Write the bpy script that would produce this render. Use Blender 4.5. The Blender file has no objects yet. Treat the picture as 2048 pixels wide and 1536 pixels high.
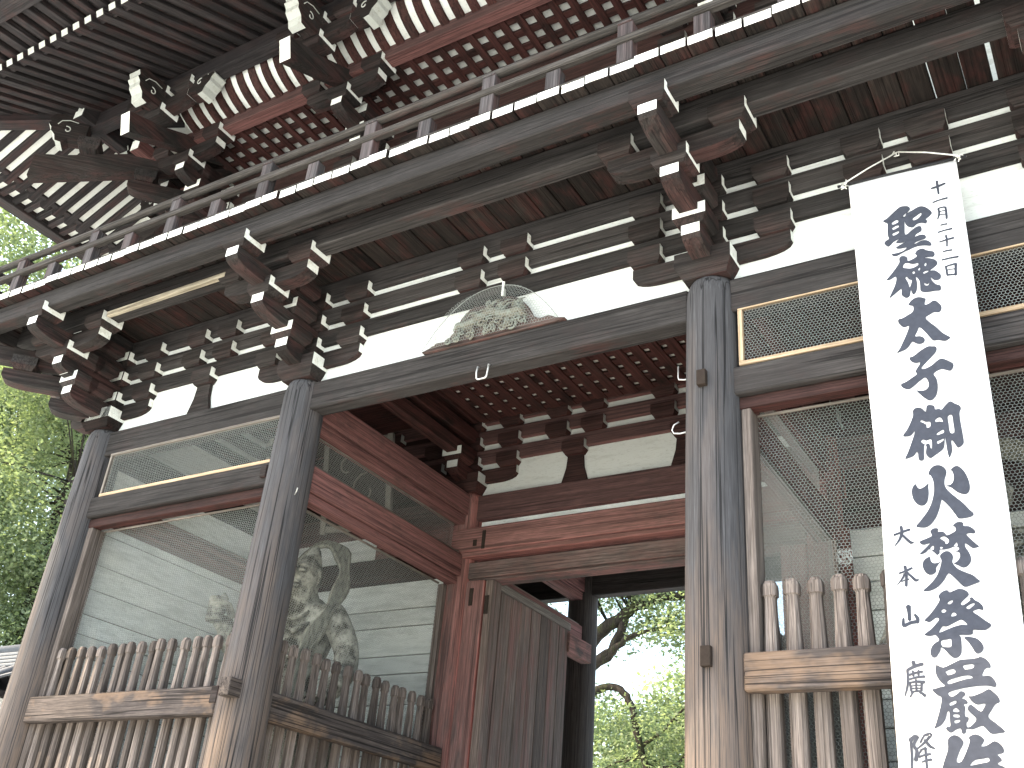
import bpy, bmesh, math, random
import numpy as np
from mathutils import Vector, Matrix

random.seed(7); rng = np.random.default_rng(11)
R = math.radians
SC = bpy.context.scene
COL = SC.collection

# ------------------------------------------------------------------ camera, sky, sun, exposure
def make_camera():
    yaw, pitch, roll = -0.5810, 0.5030, -0.0910
    sa, ca, sb, cb = math.sin(yaw), math.cos(yaw), math.sin(pitch), math.cos(pitch)
    f = Vector((sa*cb, ca*cb, sb)); r = Vector((ca, -sa, 0)); d = f.cross(r)
    cc, ss = math.cos(roll), math.sin(roll)
    r2 = r*cc + d*ss; d2 = -r*ss + d*cc
    cam = bpy.data.cameras.new('camera'); o = bpy.data.objects.new('camera', cam); COL.objects.link(o)
    cam.sensor_fit = 'HORIZONTAL'; cam.sensor_width = 36; cam.lens = 36*2025.2/2048
    cam.clip_start = .05; cam.clip_end = 3000
    m = Matrix.Identity(4)
    for i in range(3):
        m[i][0] = r2[i]; m[i][1] = -d2[i]; m[i][2] = -f[i]
    m[0][3], m[1][3], m[2][3] = 6.540, -6.306, 1.6
    o.matrix_world = m
    SC.camera = o
make_camera()

SUN = Vector((-.62, -.41, 1.0)).normalized()
w = bpy.data.worlds.new('World'); SC.world = w; w.use_nodes = True
nt = w.node_tree; bg = nt.nodes['Background']
sky = nt.nodes.new('ShaderNodeTexSky'); sky.sky_type = 'NISHITA'; sky.sun_disc = False
sky.sun_elevation = math.asin(SUN.z); sky.sun_rotation = math.atan2(SUN.x, SUN.y)
sky.air_density = 1.6; sky.dust_density = 4.0; sky.ozone_density = 1.0
nt.links.new(sky.outputs[0], bg.inputs[0]); bg.inputs[1].default_value = .15
sl = bpy.data.lights.new('sun', 'SUN'); sl.energy = 3.2; sl.angle = R(.6); sl.color = (1, .82, .58)
so = bpy.data.objects.new('sun', sl); COL.objects.link(so); so.location = (0, -20, 30)
so.rotation_euler = SUN.to_track_quat('Z', 'Y').to_euler()
SC.view_settings.view_transform = 'Standard'; SC.view_settings.look = 'None'
SC.view_settings.gamma = 1; SC.view_settings.use_curve_mapping = False
SC.view_settings.exposure = 2.45
SC.cycles.max_bounces = 8; SC.cycles.diffuse_bounces = 5

# ------------------------------------------------------------------ materials
class NT:
    def __init__(s, name):
        s.m = bpy.data.materials.new(name); s.m.use_nodes = True; s.t = s.m.node_tree
        s.b = s.t.nodes['Principled BSDF']; s.b.inputs['Specular IOR Level'].default_value = .12
    def n(s, t, **k):
        x = s.t.nodes.new(t)
        for a, v in k.items(): setattr(x, a, v)
        return x
    def l(s, a, b): s.t.links.new(a, b)
    def mix(s, fac, a, b, blend='MIX'):
        x = s.n('ShaderNodeMix', data_type='RGBA', blend_type=blend)
        for sock, v in ((x.inputs[0], fac), (x.inputs[6], a), (x.inputs[7], b)):
            if hasattr(v, 'is_linked'): s.l(v, sock)
            else: sock.default_value = v if not isinstance(v, tuple) else (*v, 1)[:4]
        return x.outputs[2]
    def math(s, op, a, b=0.0, clamp=False):
        x = s.n('ShaderNodeMath', operation=op, use_clamp=clamp)
        for i, v in enumerate((a, b)):
            if hasattr(v, 'is_linked'): s.l(v, x.inputs[i])
            else: x.inputs[i].default_value = v
        return x.outputs[0]
    def ramp(s, fac, stops):
        x = s.n('ShaderNodeValToRGB'); e = x.color_ramp.elements
        while len(e) < len(stops): e.new(.5)
        for i, (p, c) in enumerate(stops):
            e[i].position = p; e[i].color = (*c, 1) if isinstance(c, tuple) else (c, c, c, 1)
        s.l(fac, x.inputs[0]); return x.outputs[0]
    def coords(s, scale, rnd=True):
        tc = s.n('ShaderNodeTexCoord'); mp = s.n('ShaderNodeMapping')
        if rnd:
            oi = s.n('ShaderNodeObjectInfo'); mu = s.n('ShaderNodeVectorMath', operation='SCALE')
            cx = s.n('ShaderNodeCombineXYZ')
            for i in range(3): s.l(oi.outputs['Random'], cx.inputs[i])
            s.l(cx.outputs[0], mu.inputs[0]); mu.inputs['Scale'].default_value = 41.7
            ad = s.n('ShaderNodeVectorMath', operation='ADD'); s.l(tc.outputs['Object'], ad.inputs[0]); s.l(mu.outputs[0], ad.inputs[1])
            s.l(ad.outputs[0], mp.inputs[0])
        else: s.l(tc.outputs['Object'], mp.inputs[0])
        mp.inputs['Scale'].default_value = scale
        return mp.outputs[0]
    def noise(s, vec, scale=1, detail=4, rough=.55):
        x = s.n('ShaderNodeTexNoise'); s.l(vec, x.inputs[0])
        x.inputs['Scale'].default_value = scale; x.inputs['Detail'].default_value = detail; x.inputs['Roughness'].default_value = rough
        return x.outputs[0]
    def bump(s, h, strength=.3, dist=.01):
        x = s.n('ShaderNodeBump'); x.inputs['Strength'].default_value = strength; x.inputs['Distance'].default_value = dist
        s.l(h, x.inputs['Height']); s.l(x.outputs[0], s.b.inputs['Normal'])

def wood(name, dark, mid, light, red=(.17,.045,.038), redamt=0.0, bare_or_sun=None, bare_or_sun_amt=0., axis='x', rough=.8, crack=.55, objvar=.35, k=1., foot=None):
    """weathered timber: long grain, drying cracks, stains, remains of red paint (more where the face is sheltered)"""
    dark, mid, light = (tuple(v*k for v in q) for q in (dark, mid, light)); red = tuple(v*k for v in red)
    s = NT(name)
    st = {'x': (.8, 40, 40), 'z': (62, 62, .45), 'y': (40, .8, 40)}[axis]
    fine = {'x': (5, 130, 130), 'z': (130, 130, 4), 'y': (130, 5, 130)}[axis]
    g = s.noise(s.coords(st), 1, 5, .6)
    f = s.noise(s.coords(fine), 1, 3, .6)
    c = s.ramp(g, [(.30, dark), (.48, mid), (.72, light)])
    c = s.mix(s.ramp(f, [(.35, .75), (.62, 0.)]), c, tuple(v*.62 for v in dark))
    big = s.noise(s.coords(tuple(v*.055 if v > 10 else v*1.3 for v in st)), 1.6, 5, .65)
    c = s.mix(s.ramp(big, [(.42, .55), (.60, 0.)]), c, tuple(v*.8 for v in dark))
    # hue drifts between members
    oi = s.n('ShaderNodeObjectInfo')
    k = s.ramp(oi.outputs['Random'], [(0., 1-objvar), (1., 1+objvar*.6)])
    c = s.mix(1., c, k, 'MULTIPLY')
    if redamt > 0:
        geo = s.n('ShaderNodeNewGeometry'); sp = s.n('ShaderNodeSeparateXYZ'); s.l(geo.outputs['Normal'], sp.inputs[0])
        out = s.math('MULTIPLY', sp.outputs[1], -1., True)          # 1 on faces turned to the weather
        keep = s.math('SUBTRACT', 1., s.math('MULTIPLY', out, .75))
        pat = s.noise(s.coords(tuple(v*.075 if v > 10 else v*1.6 for v in st)), 1.5, 6, .7)
        pm = s.ramp(pat, [(.55-redamt*.4, 0.), (.72-redamt*.4, 1.)])
        gr = s.ramp(f, [(.3, .35), (.6, 1.)])
        fac = s.math('MULTIPLY', s.math('MULTIPLY', pm, gr), keep)
        rd = s.mix(s.ramp(g, [(.35, 0.), (.65, 1.)]), tuple(v*.55 for v in red), red)
        c = s.mix(fac, c, rd)
    if bare_or_sun:  # patches of bare wood; on the fence rail they paint in sun spots
        pb = s.noise(s.coords(tuple(v*.065 if v > 10 else v*1.8 for v in st)), 1.3, 4, .6)
        c = s.mix(s.math('MULTIPLY', s.ramp(pb, [(.5, 0.), (.62, 1.)]), bare_or_sun_amt), c, bare_or_sun)
    if foot:                                        # brown wear and warm sun glow on the lower shaft, put into the colour
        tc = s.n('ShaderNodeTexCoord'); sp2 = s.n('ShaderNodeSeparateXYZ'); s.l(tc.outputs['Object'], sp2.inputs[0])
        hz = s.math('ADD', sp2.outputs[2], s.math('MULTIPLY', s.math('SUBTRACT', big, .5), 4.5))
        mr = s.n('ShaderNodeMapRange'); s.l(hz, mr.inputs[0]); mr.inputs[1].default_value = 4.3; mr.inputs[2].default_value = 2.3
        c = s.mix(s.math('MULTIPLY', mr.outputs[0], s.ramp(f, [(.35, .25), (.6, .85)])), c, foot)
    cr = s.noise(s.coords({'x': (.22, 19, 19), 'z': (20, 20, .14), 'y': (19, .22, 19)}[axis]), 1, 2, .5)
    line = s.ramp(s.math('ABSOLUTE', s.math('SUBTRACT', cr, .5)), [(0., 1.), (.012, .8), (.03, 0.)])
    c = s.mix(s.math('MULTIPLY', line, crack), c, tuple(v*.25 for v in dark))
    s.l(c, s.b.inputs['Base Color']); s.b.inputs['Roughness'].default_value = rough
    h = s.math('SUBTRACT', s.math('ADD', s.math('MULTIPLY', g, .6), s.math('MULTIPLY', f, .4)), s.math('MULTIPLY', line, .8))
    s.bump(h, .55, .006)
    return s.m

def paint(name, col, dirt=(.35,.33,.28), amt=.35, scale=9, stretch=(1, 1, 1), rough=.75, lo=.52, hi=.72, objvar=0.):
    s = NT(name)
    a = s.noise(s.coords(tuple(v*scale for v in stretch)), 1, 6, .7)
    b = s.noise(s.coords(tuple(v*scale*7 for v in stretch)), 1, 3, .7)
    c = s.mix(s.math('MULTIPLY', s.ramp(a, [(lo, 0.), (hi, 1.)]), amt), col, dirt)
    c = s.mix(s.math('MULTIPLY', s.ramp(b, [(.58, 0.), (.70, 1.)]), amt), c, tuple(v*.7 for v in dirt))
    if objvar:
        oi = s.n('ShaderNodeObjectInfo'); c = s.mix(1., c, s.ramp(oi.outputs['Random'], [(0., 1-objvar), (1., 1.)]), 'MULTIPLY')
    s.l(c, s.b.inputs['Base Color']); s.b.inputs['Roughness'].default_value = rough
    s.bump(s.math('ADD', a, s.math('MULTIPLY', b, .3)), .25, .004)
    return s.m

def plain(name, col, rough=.6, metal=0.):
    s = NT(name); a = s.noise(s.coords((30, 30, 30)), 1, 4, .6)
    s.l(s.mix(s.ramp(a, [(.35, .5), (.65, 0.)]), col, tuple(v*.6 for v in col)), s.b.inputs['Base Color'])
    s.b.inputs['Roughness'].default_value = rough; s.b.inputs['Metallic'].default_value = metal
    return s.m

M = {}
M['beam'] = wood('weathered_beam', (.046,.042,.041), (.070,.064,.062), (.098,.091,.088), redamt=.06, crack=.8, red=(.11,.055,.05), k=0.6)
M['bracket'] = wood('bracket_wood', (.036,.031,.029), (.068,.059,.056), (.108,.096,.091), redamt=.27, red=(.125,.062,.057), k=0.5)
M['pillar'] = wood('pillar_wood', (.056,.055,.058), (.074,.073,.078), (.090,.089,.095), axis='z', crack=1., objvar=.06, bare_or_sun=(.115,.09,.078), bare_or_sun_amt=.25, foot=(.145,.105,.080))
M['pillar_in'] = wood('sheltered_pillar', (.065,.050,.047), (.125,.090,.083), (.18,.135,.125), axis='z', redamt=.5, red=(.46,.15,.125), objvar=.15)
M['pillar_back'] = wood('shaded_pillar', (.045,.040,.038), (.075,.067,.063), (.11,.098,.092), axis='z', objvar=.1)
M['red'] = wood('red_painted_wood', (.060,.042,.039), (.105,.066,.062), (.155,.10,.094), redamt=.7, red=(.25,.115,.105), k=0.85)
M['passred'] = wood('brightened_red_lintel', (.085,.058,.052), (.17,.098,.088), (.26,.155,.14), redamt=.62, red=(.42,.165,.145), objvar=.15)  # lighter copy of the red: passage brightness put into the colour
M['reddark'] = wood('old_red_wood', (.034,.022,.020), (.064,.037,.033), (.10,.056,.05), redamt=.5, red=(.125,.048,.042), k=0.66)
M['deck'] = wood('deck_board', (.026,.022,.020), (.055,.044,.039), (.095,.077,.066), redamt=.2, red=(.105,.040,.036), objvar=.5, k=0.44)
M['rail'] = wood('railing_wood', (.075,.067,.060), (.14,.126,.115), (.22,.20,.185), objvar=.15, redamt=.06, red=(.2,.10,.09), k=0.5)
M['post'] = wood('railing_post', (.085,.076,.078), (.15,.138,.142), (.23,.215,.222), axis='z', objvar=.25, redamt=.28, red=(.22,.12,.11), k=0.62)
M['picket'] = wood('picket_wood', (.085,.070,.062), (.18,.150,.134), (.28,.242,.218), axis='z', objvar=.5, crack=.7, k=1.15)
M['railwood'] = wood('fence_rail', (.045,.038,.036), (.095,.079,.073), (.155,.127,.112), objvar=.15, bare_or_sun=(.27,.175,.11), bare_or_sun_amt=.38, crack=.9, k=0.9)  # warm patches are sun spots put into the rail's colour
M['newwood'] = wood('new_frame_wood', (.34,.25,.16), (.48,.36,.24), (.60,.47,.33), objvar=.12, crack=.2)
M['oldframe'] = wood('old_frame_wood', (.12,.105,.092), (.21,.185,.162), (.30,.27,.24), objvar=.15, crack=.3)
M['batten'] = wood('bleached_batten', (.22,.19,.14), (.36,.32,.25), (.48,.44,.35), objvar=.1)
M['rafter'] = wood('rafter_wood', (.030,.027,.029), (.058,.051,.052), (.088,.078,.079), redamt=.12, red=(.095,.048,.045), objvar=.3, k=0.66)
M['door'] = wood('door_plank', (.085,.066,.058), (.165,.128,.110), (.245,.195,.168), axis='z', redamt=.22, red=(.20,.10,.088), objvar=.3, k=1.0)
M['white'] = paint('white_paint', (.70,.72,.68), dirt=(.30,.28,.20), amt=.65, scale=14)
M['plaster'] = paint('white_plaster', (.62,.645,.625), dirt=(.33,.33,.31), amt=.8, scale=2.6, stretch=(1, 1, 9), lo=.5, hi=.78)
M['endwhite'] = paint('board_end_white', (.84,.85,.81), dirt=(.24,.20,.10), amt=.85, scale=30, lo=.5, hi=.66)
M['shadewhite'] = paint('eave_shaded_white', (.40,.415,.385), dirt=(.20,.19,.14), amt=.6, scale=16)  # darker copy of the white paint, with the eave's shade in its colour
M['brownlintel'] = wood('brown_lintel', (.065,.050,.046), (.125,.097,.088), (.19,.152,.138), redamt=.38, red=(.25,.115,.10))
M['dimplaster'] = paint('greyer_plaster', (.50,.52,.49), dirt=(.34,.34,.31), amt=.6, scale=3, stretch=(1, 1, 6))  # greyer plaster tone for the door line
M['wallboard'] = paint('white_wall_board', (.80,.84,.81), dirt=(.42,.46,.44), amt=.75, scale=3, stretch=(1, 1, 5), lo=.42, hi=.75, objvar=.16)
M['dimboard'] = paint('greyer_white_board', (.55,.55,.52), amt=.6, scale=6)  # greyer white for the board over the passage lattice
M['whiteboard'] = paint('ceiling_white', (.66,.68,.65), dirt=(.40,.38,.34), amt=.4, scale=5)
M['wire'] = plain('galvanised_wire', (.27,.29,.275), .6, .0)
M['iron'] = plain('dark_iron', (.028,.021,.017), .85, 0)
M['steel'] = plain('galvanised_hook', (.55,.55,.53), .4, .6)
M['stone'] = paint('granite', (.46,.46,.44), dirt=(.20,.20,.18), amt=.6, scale=6)
M['sand'] = paint('pale_gravel', (.48,.52,.53), dirt=(.34,.36,.365), amt=.6, scale=1.5)
M['roofslab'] = plain('roof_underlay', (.06,.055,.05), .9)
M['tile'] = plain('roof_tile', (.14,.15,.165), .45)
M['statue'] = paint('statue_wood', (.34,.335,.28), dirt=(.05,.045,.035), amt=1., scale=6, lo=.40, hi=.58)
M['gilt'] = paint('sash_wood', (.235,.23,.18), dirt=(.08,.075,.06), amt=.9, scale=8, stretch=(3,3,.8), lo=.42, hi=.6)
M['carving'] = paint('carved_wood', (.17,.19,.165), dirt=(.13,.115,.09), amt=.95, scale=16, lo=.42, hi=.6)
M['plaque'] = plain('dark_plaque', (.035,.03,.028), .6)
M['plaqueline'] = plain('plaque_relief', (.16,.15,.13), .6)
M['cord'] = plain('white_cord', (.72,.72,.68), .8)
M['black'] = plain('black_rod', (.02,.02,.022), .4)
M['ink'] = plain('ink', (.045,.050,.066), .85)

def cloth_mat():
    s = NT('banner_cloth'); s.b.inputs['Base Color'].default_value = (.84,.84,.85,1); s.b.inputs['Roughness'].default_value = .9
    tr = s.n('ShaderNodeBsdfTranslucent'); tr.inputs[0].default_value = (.84,.84,.86,1)
    mx = s.n('ShaderNodeMixShader'); mx.inputs[0].default_value = .22
    s.l(s.b.outputs[0], mx.inputs[1]); s.l(tr.outputs[0], mx.inputs[2]); s.l(mx.outputs[0], s.t.nodes['Material Output'].inputs[0])
    h = s.noise(s.coords((3, 3, 1.2)), 1, 3, .5); s.bump(h, .3, .03)
    return s.m
M['cloth'] = cloth_mat()

def leaf_mat(name, a, b, c):
    s = NT(name); at = s.n('ShaderNodeAttribute', attribute_name='tint')
    col = s.ramp(at.outputs['Fac'], [(0., a), (.55, b), (1., c)])
    s.l(col, s.b.inputs['Base Color']); s.b.inputs['Roughness'].default_value = .5
    tr = s.n('ShaderNodeBsdfTranslucent'); s.l(s.mix(1., col, (1.3, 1.4, .85), 'MULTIPLY'), tr.inputs[0])
    mx = s.n('ShaderNodeMixShader'); mx.inputs[0].default_value = .45
    s.l(s.b.outputs[0], mx.inputs[1]); s.l(tr.outputs[0], mx.inputs[2]); s.l(mx.outputs[0], s.t.nodes['Material Output'].inputs[0])
    return s.m
M['leaf'] = leaf_mat('camphor_leaf', (.115,.150,.095), (.20,.245,.15), (.29,.34,.20))
M['leaf2'] = leaf_mat('autumn_leaf', (.08,.14,.05), (.15,.21,.08), (.30,.22,.10))
M['bark'] = wood('bark', (.030,.026,.022), (.065,.055,.045), (.11,.095,.08), axis='z', bare_or_sun=(.07,.085,.03), bare_or_sun_amt=.5)

# ------------------------------------------------------------------ object helpers
def link(o, parent=None):
    COL.objects.link(o)
    if parent is not None: o.parent = parent
    return o
def thing(name, label, cat, loc=(0, 0, 0), group=None):
    o = bpy.data.objects.new(name, None); o.location = loc; o.empty_display_size = .2
    o['label'] = label; o['category'] = cat
    if group: o['group'] = group
    return link(o)
def mesh(verts, faces, mats, fm=None, smooth=False, recalc=True):
    me = bpy.data.meshes.new('mesh'); me.from_pydata([tuple(v) for v in verts], [], faces)
    for m in mats: me.materials.append(m)
    if fm is not None: me.polygons.foreach_set('material_index', fm)
    if recalc:
        bm = bmesh.new(); bm.from_mesh(me); bmesh.ops.recalc_face_normals(bm, faces=bm.faces); bm.to_mesh(me); bm.free()
    if smooth: me.polygons.foreach_set('use_smooth', [True]*len(me.polygons))
    me.update(); return me
_cache = {}
def box_mesh(L, W, H, mats, c=.006):
    """chamfered timber, long side on local x; mats = (side,) or (side, end grain)"""
    key = (round(L, 4), round(W, 4), round(H, 4), tuple(m.name for m in mats), c)
    if key in _cache: return _cache[key]
    c = min(c, L*.3, W*.3, H*.3); h = (L/2, W/2, H/2); vs = []; idx = {}
    for sx in (-1, 1):
        for sy in (-1, 1):
            for sz in (-1, 1):
                for t in range(3):
                    p = [sx*(h[0]-c), sy*(h[1]-c), sz*(h[2]-c)]; p[t] = (sx, sy, sz)[t]*h[t]
                    idx[(sx, sy, sz, t)] = len(vs); vs.append(p)
    F = []; fm = []
    for t in range(3):
        a, b = [i for i in range(3) if i != t]
        for s in (-1, 1):
            q = []
            for (u, v) in ((-1, -1), (1, -1), (1, 1), (-1, 1)):
                k = [0, 0, 0]; k[t] = s; k[a] = u; k[b] = v; q.append(idx[(*k, t)])
            F.append(q); fm.append(1 if (t == 0 and len(mats) > 1) else 0)
        for u in (-1, 1):
            for v in (-1, 1):
                q = []
                for (s, tt) in ((-1, a), (1, a), (1, b), (-1, b)):
                    k = [0, 0, 0]; k[t] = s; k[a] = u; k[b] = v; q.append(idx[(*k, tt)])
                F.append(q); fm.append(0)
    for sx in (-1, 1):
        for sy in (-1, 1):
            for sz in (-1, 1): F.append([idx[(sx, sy, sz, t)] for t in range(3)]); fm.append(0)
    me = mesh(vs, F, mats, fm); _cache[key] = me; return me
def box(name, x0, x1, y0, y1, z0, z1, mats, parent, axis=None, c=.006):
    """axis aligned timber from its bounds; the grain runs along its longest horizontal/vertical side or 'axis'"""
    if not isinstance(mats, tuple): mats = (mats,)
    d = (x1-x0, y1-y0, z1-z0)
    if axis is None: axis = 'xyz'[max(range(3), key=lambda i: d[i])]
    o = bpy.data.objects.new(name, None)
    cx = ((x0+x1)/2, (y0+y1)/2, (z0+z1)/2)
    if axis == 'x': me = box_mesh(d[0], d[1], d[2], mats, c); rot = (0, 0, 0)
    elif axis == 'y': me = box_mesh(d[1], d[0], d[2], mats, c); rot = (0, 0, R(90))
    else: me = box_mesh(d[2], d[1], d[0], mats, c); rot = (0, R(-90), 0)
    o = bpy.data.objects.new(name, me); o.location = cx; o.rotation_euler = rot
    return link(o, parent)
def upright(name, x0, x1, y0, y1, z0, z1, mats, parent, c=.006):
    """timber whose material has its grain on local z: no rotation"""
    if not isinstance(mats, tuple): mats = (mats,)
    me = box_mesh(x1-x0, y1-y0, z1-z0, mats, c)
    o = bpy.data.objects.new(name, me); o.location = ((x0+x1)/2, (y0+y1)/2, (z0+z1)/2)
    return link(o, parent)
def beam(name, p, q, W, H, mats, parent, c=.006):
    if not isinstance(mats, tuple): mats = (mats,)
    p = Vector(p); q = Vector(q); d = q-p
    o = bpy.data.objects.new(name, box_mesh(d.length, W, H, mats, c)); o.location = (p+q)/2
    x = d.normalized(); y = Vector((0, 0, 1)).cross(x)
    if y.length < 1e-4: y = Vector((0, 1, 0))
    y.normalize(); z = x.cross(y)
    o.rotation_euler = Matrix((x, y, z)).transposed().to_euler()
    return link(o, parent)
def prism_mesh(key, prof, W, mats, white=(), ax='y'):
    """profile in (x,z) extruded along y; 'white' lists edge indices that get the second material"""
    if key in _cache: return _cache[key]
    n = len(prof); vs = [(x, -W/2, z) for x, z in prof]+[(x, W/2, z) for x, z in prof]
    F = [list(range(n)), list(range(2*n-1, n-1, -1))]; fm = [0, 0]
    for i in range(n):
        j = (i+1) % n; F.append([i, j, n+j, n+i]); fm.append(1 if i in white else 0)
    me = mesh(vs, F, mats, fm); _cache[key] = me; return me
def tube(pts, radii, nseg=6, closed=False):
    """rings along a polyline -> verts, faces"""
    P = [Vector(p) for p in pts]; n = len(P)
    if not hasattr(radii, '__len__'): radii = [radii]*n
    vs = []; F = []; prev = None
    for i in range(n):
        t = (P[min(i+1, n-1)]-P[max(i-1, 0)])
        if closed: t = P[(i+1) % n]-P[i-1]
        t.normalize()
        if prev is None:
            u = t.cross(Vector((0, 0, 1)))
            if u.length < .1: u = t.cross(Vector((1, 0, 0)))
        else: u = prev-t*prev.dot(t)
        u.normalize(); prev = u; v = t.cross(u)
        for k in range(nseg):
            a = 2*math.pi*k/nseg; vs.append(P[i]+(u*math.cos(a)+v*math.sin(a))*radii[i])
    for i in range(n if closed else n-1):
        a = i*nseg; b = ((i+1) % n)*nseg
        for k in range(nseg): F.append([a+k, a+(k+1) % nseg, b+(k+1) % nseg, b+k])
    if not closed: F.append(list(range(nseg))[::-1]); F.append([(n-1)*nseg+k for k in range(nseg)])
    return vs, F
class Acc:
    def __init__(s): s.v = []; s.f = []; s.m = []
    def add(s, vf, mi=0):
        o = len(s.v); s.v += list(vf[0]); s.f += [[i+o for i in f] for f in vf[1]]; s.m += [mi]*len(vf[1]); return s
    def box(s, x0, x1, y0, y1, z0, z1, mi=0):
        v = [(x, y, z) for x in (x0, x1) for y in (y0, y1) for z in (z0, z1)]
        return s.add((v, [[0,1,3,2],[4,6,7,5],[0,4,5,1],[2,3,7,6],[0,2,6,4],[1,5,7,3]]), mi)
    def build(s, name, mats, parent=None, smooth=False, recalc=True):
        if not isinstance(mats, tuple): mats = (mats,)
        return link(bpy.data.objects.new(name, mesh(s.v, s.f, mats, s.m, smooth, recalc)), parent)
def smooth_closed(pts, k=3):
    n = len(pts); out = []
    for i in range(n):
        p0, p1, p2, p3 = (np.array(pts[(i+j) % n], float) for j in (-1, 0, 1, 2))
        for t in range(k):
            u = t/k
            out.append(tuple(.5*((2*p1)+(-p0+p2)*u+(2*p0-5*p1+4*p2-p3)*u*u+(-p0+3*p1-3*p2+p3)*u**3)))
    return out

# ------------------------------------------------------------------ dimensions (metres)
W0, W1, W2, W3 = -2.96, 0.0, 4.2, 7.16          # pillar lines along the front
D = 2.985                                        # bay depth
ZT = 6.235                                       # pillar top
L1, L2, L3 = (6.37, 6.54), (6.635, 6.805), (6.90, 7.07)
ZB0, ZB1 = 7.18, 7.405                           # balcony beams
PL = .55                                         # podium top
STEPY = (-.35, -.76, -1.17)

# ------------------------------------------------------------------ ground
def ground():
    a = Acc(); a.v = [(-900, -900, 0), (900, -900, 0), (900, 900, 0), (-900, 900, 0)]; a.f = [[0, 1, 2, 3]]; a.m = [0]
    o = a.build('ground', M['sand'], recalc=False); o['kind'] = 'structure'
    p = Acc().box(-4.6, 8.8, -2.1, 8.1, -.02, PL).build('stone_podium', M['stone']); p['kind'] = 'structure'
    s = Acc()
    for i in range(3): s.box(-.4, 4.6, -2.1-.35*(3-i), -2.1, -.02, .01+.17*(i+1)-.02*(i == 9))
    o = s.build('stone_steps', M['stone']); o['kind'] = 'structure'
ground()

G = thing('temple_gate', 'two storeyed timber temple gate with white plaster bays and bracketed balcony', 'gate', (2.1, 0, 0))
G.location = (0, 0, 0)

# ------------------------------------------------------------------ pillars
def pillar_mesh():
    prof = [(.225, PL), (.228, 1.5), (.226, 3.0), (.218, 4.5), (.208, 5.6), (.204, 6.08), (.195, 6.16), (.18, 6.21), (.165, ZT)]
    n = 40; vs = []; F = []
    for r, z in prof:
        for k in range(n):
            a = 2*math.pi*k/n; vs.append((r*math.cos(a), r*math.sin(a), z))
    for i in range(len(prof)-1):
        for k in range(n): F.append([i*n+k, i*n+(k+1) % n, (i+1)*n+(k+1) % n, (i+1)*n+k])
    F.append([(len(prof)-1)*n+k for k in range(n)])
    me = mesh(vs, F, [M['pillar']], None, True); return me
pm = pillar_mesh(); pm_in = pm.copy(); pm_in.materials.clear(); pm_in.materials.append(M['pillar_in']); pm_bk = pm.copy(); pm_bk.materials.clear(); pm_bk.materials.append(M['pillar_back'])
stone_v, stone_f = tube([(0, 0, PL-.01), (0, 0, PL+.05), (0, 0, PL+.09)], [.40, .39, .31], 24)
stone_me = mesh(stone_v, stone_f, [M['stone']])
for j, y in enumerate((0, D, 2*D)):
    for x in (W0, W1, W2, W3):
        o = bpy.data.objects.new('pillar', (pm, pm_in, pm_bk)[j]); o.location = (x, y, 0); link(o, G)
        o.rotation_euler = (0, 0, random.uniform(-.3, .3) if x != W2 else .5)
        b = bpy.data.objects.new('base_stone', stone_me); b.location = (x, y, 0); link(b, G)
# tenon wedges that show on the pillars
for x, y, z0, z1, dx in ((W2-.01, -.235, 5.235, 5.36, 0), (W2, -.24, 3.21, 3.34, 0)):
    box('tenon', x-.035, x+.035, y-.02, y+.03, z0, z1, M['iron'], G, 'x', .004)
box('tenon', -.27, -.19, -.13, -.02, 5.25, 5.37, M['bracket'], G, 'x')
box('tenon', -.275, -.19, -.14, -.04, 3.17, 3.31, M['bracket'], G, 'x')
box('rail_tenon', .015, .13, -.32, -.18, 3.18, 3.33, (M['railwood'],), G, 'y')

# ------------------------------------------------------------------ bearing blocks and arms (white end grain)
def block_mesh(Wd, Dp, h1, h2, mats):
    key = ('blk', Wd, Dp, h1, h2, mats[0].name, mats[1].name)
    if key in _cache: return _cache[key]
    rings = [(1.0, h2+h1, 0), (1.0, h2, 0), (.90, h2*.55, 0), (.80, h2*.2, 0), (.77, 0, 0)]
    vs = []; F = []; fm = []
    for k, z, _ in rings:
        a, b = Wd/2*k, Dp/2-(Wd/2)*(1-k)
        vs += [(-a, -b, z), (a, -b, z), (a, b, z), (-a, b, z)]
    for i in range(len(rings)-1):
        for k in range(4):
            F.append([i*4+k, i*4+(k+1) % 4, (i+1)*4+(k+1) % 4, (i+1)*4+k]); fm.append(1 if (i == 0 and k in (1, 3)) else 0)
    F += [[0, 1, 2, 3], [16, 17, 18, 19]]; fm += [0, 0]
    me = mesh(vs, F, list(mats), fm); _cache[key] = me; return me
def arm_profile(L, H, endh=.09, curve=.24, both=True):
    """bracket arm in x,z (z from 0 to H): straight top, vertical painted ends, rounded underside"""
    def half():
        return [(L/2, H), (L/2, H-endh)]+[(L/2-curve*(1-math.cos(t)), (H-endh)*(1-math.sin(t))) for t in (.45, .8, 1.1, 1.35, 1.57)]
    h = half(); left = [(-x, z) for x, z in h][::-1]
    if not both: left = [(-L/2, 0), (-L/2, H)]
    return h+left, (0, len(h)+len(left)-2) if both else (0,)
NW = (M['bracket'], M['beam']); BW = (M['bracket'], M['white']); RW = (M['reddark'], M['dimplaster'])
class Frame:
    def __init__(s, ox, oy, ang): s.o = (ox, oy); s.a = ang; s.c = math.cos(ang); s.s = math.sin(ang)
    def pt(s, x, y, z): return (s.o[0]+s.c*x-s.s*y, s.o[1]+s.s*x+s.c*y, z)
    def put(s, name, me, x, y, z, rot=0, parent=None):
        o = bpy.data.objects.new(name, me); o.location = s.pt(x, y, z); o.rotation_euler = (0, 0, s.a+rot)
        return link(o, parent or G)
    def beam(s, name, p, q, Wd, H, mats, **k): return beam(name, s.pt(*p), s.pt(*q), Wd, H, mats, G, **k)
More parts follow.
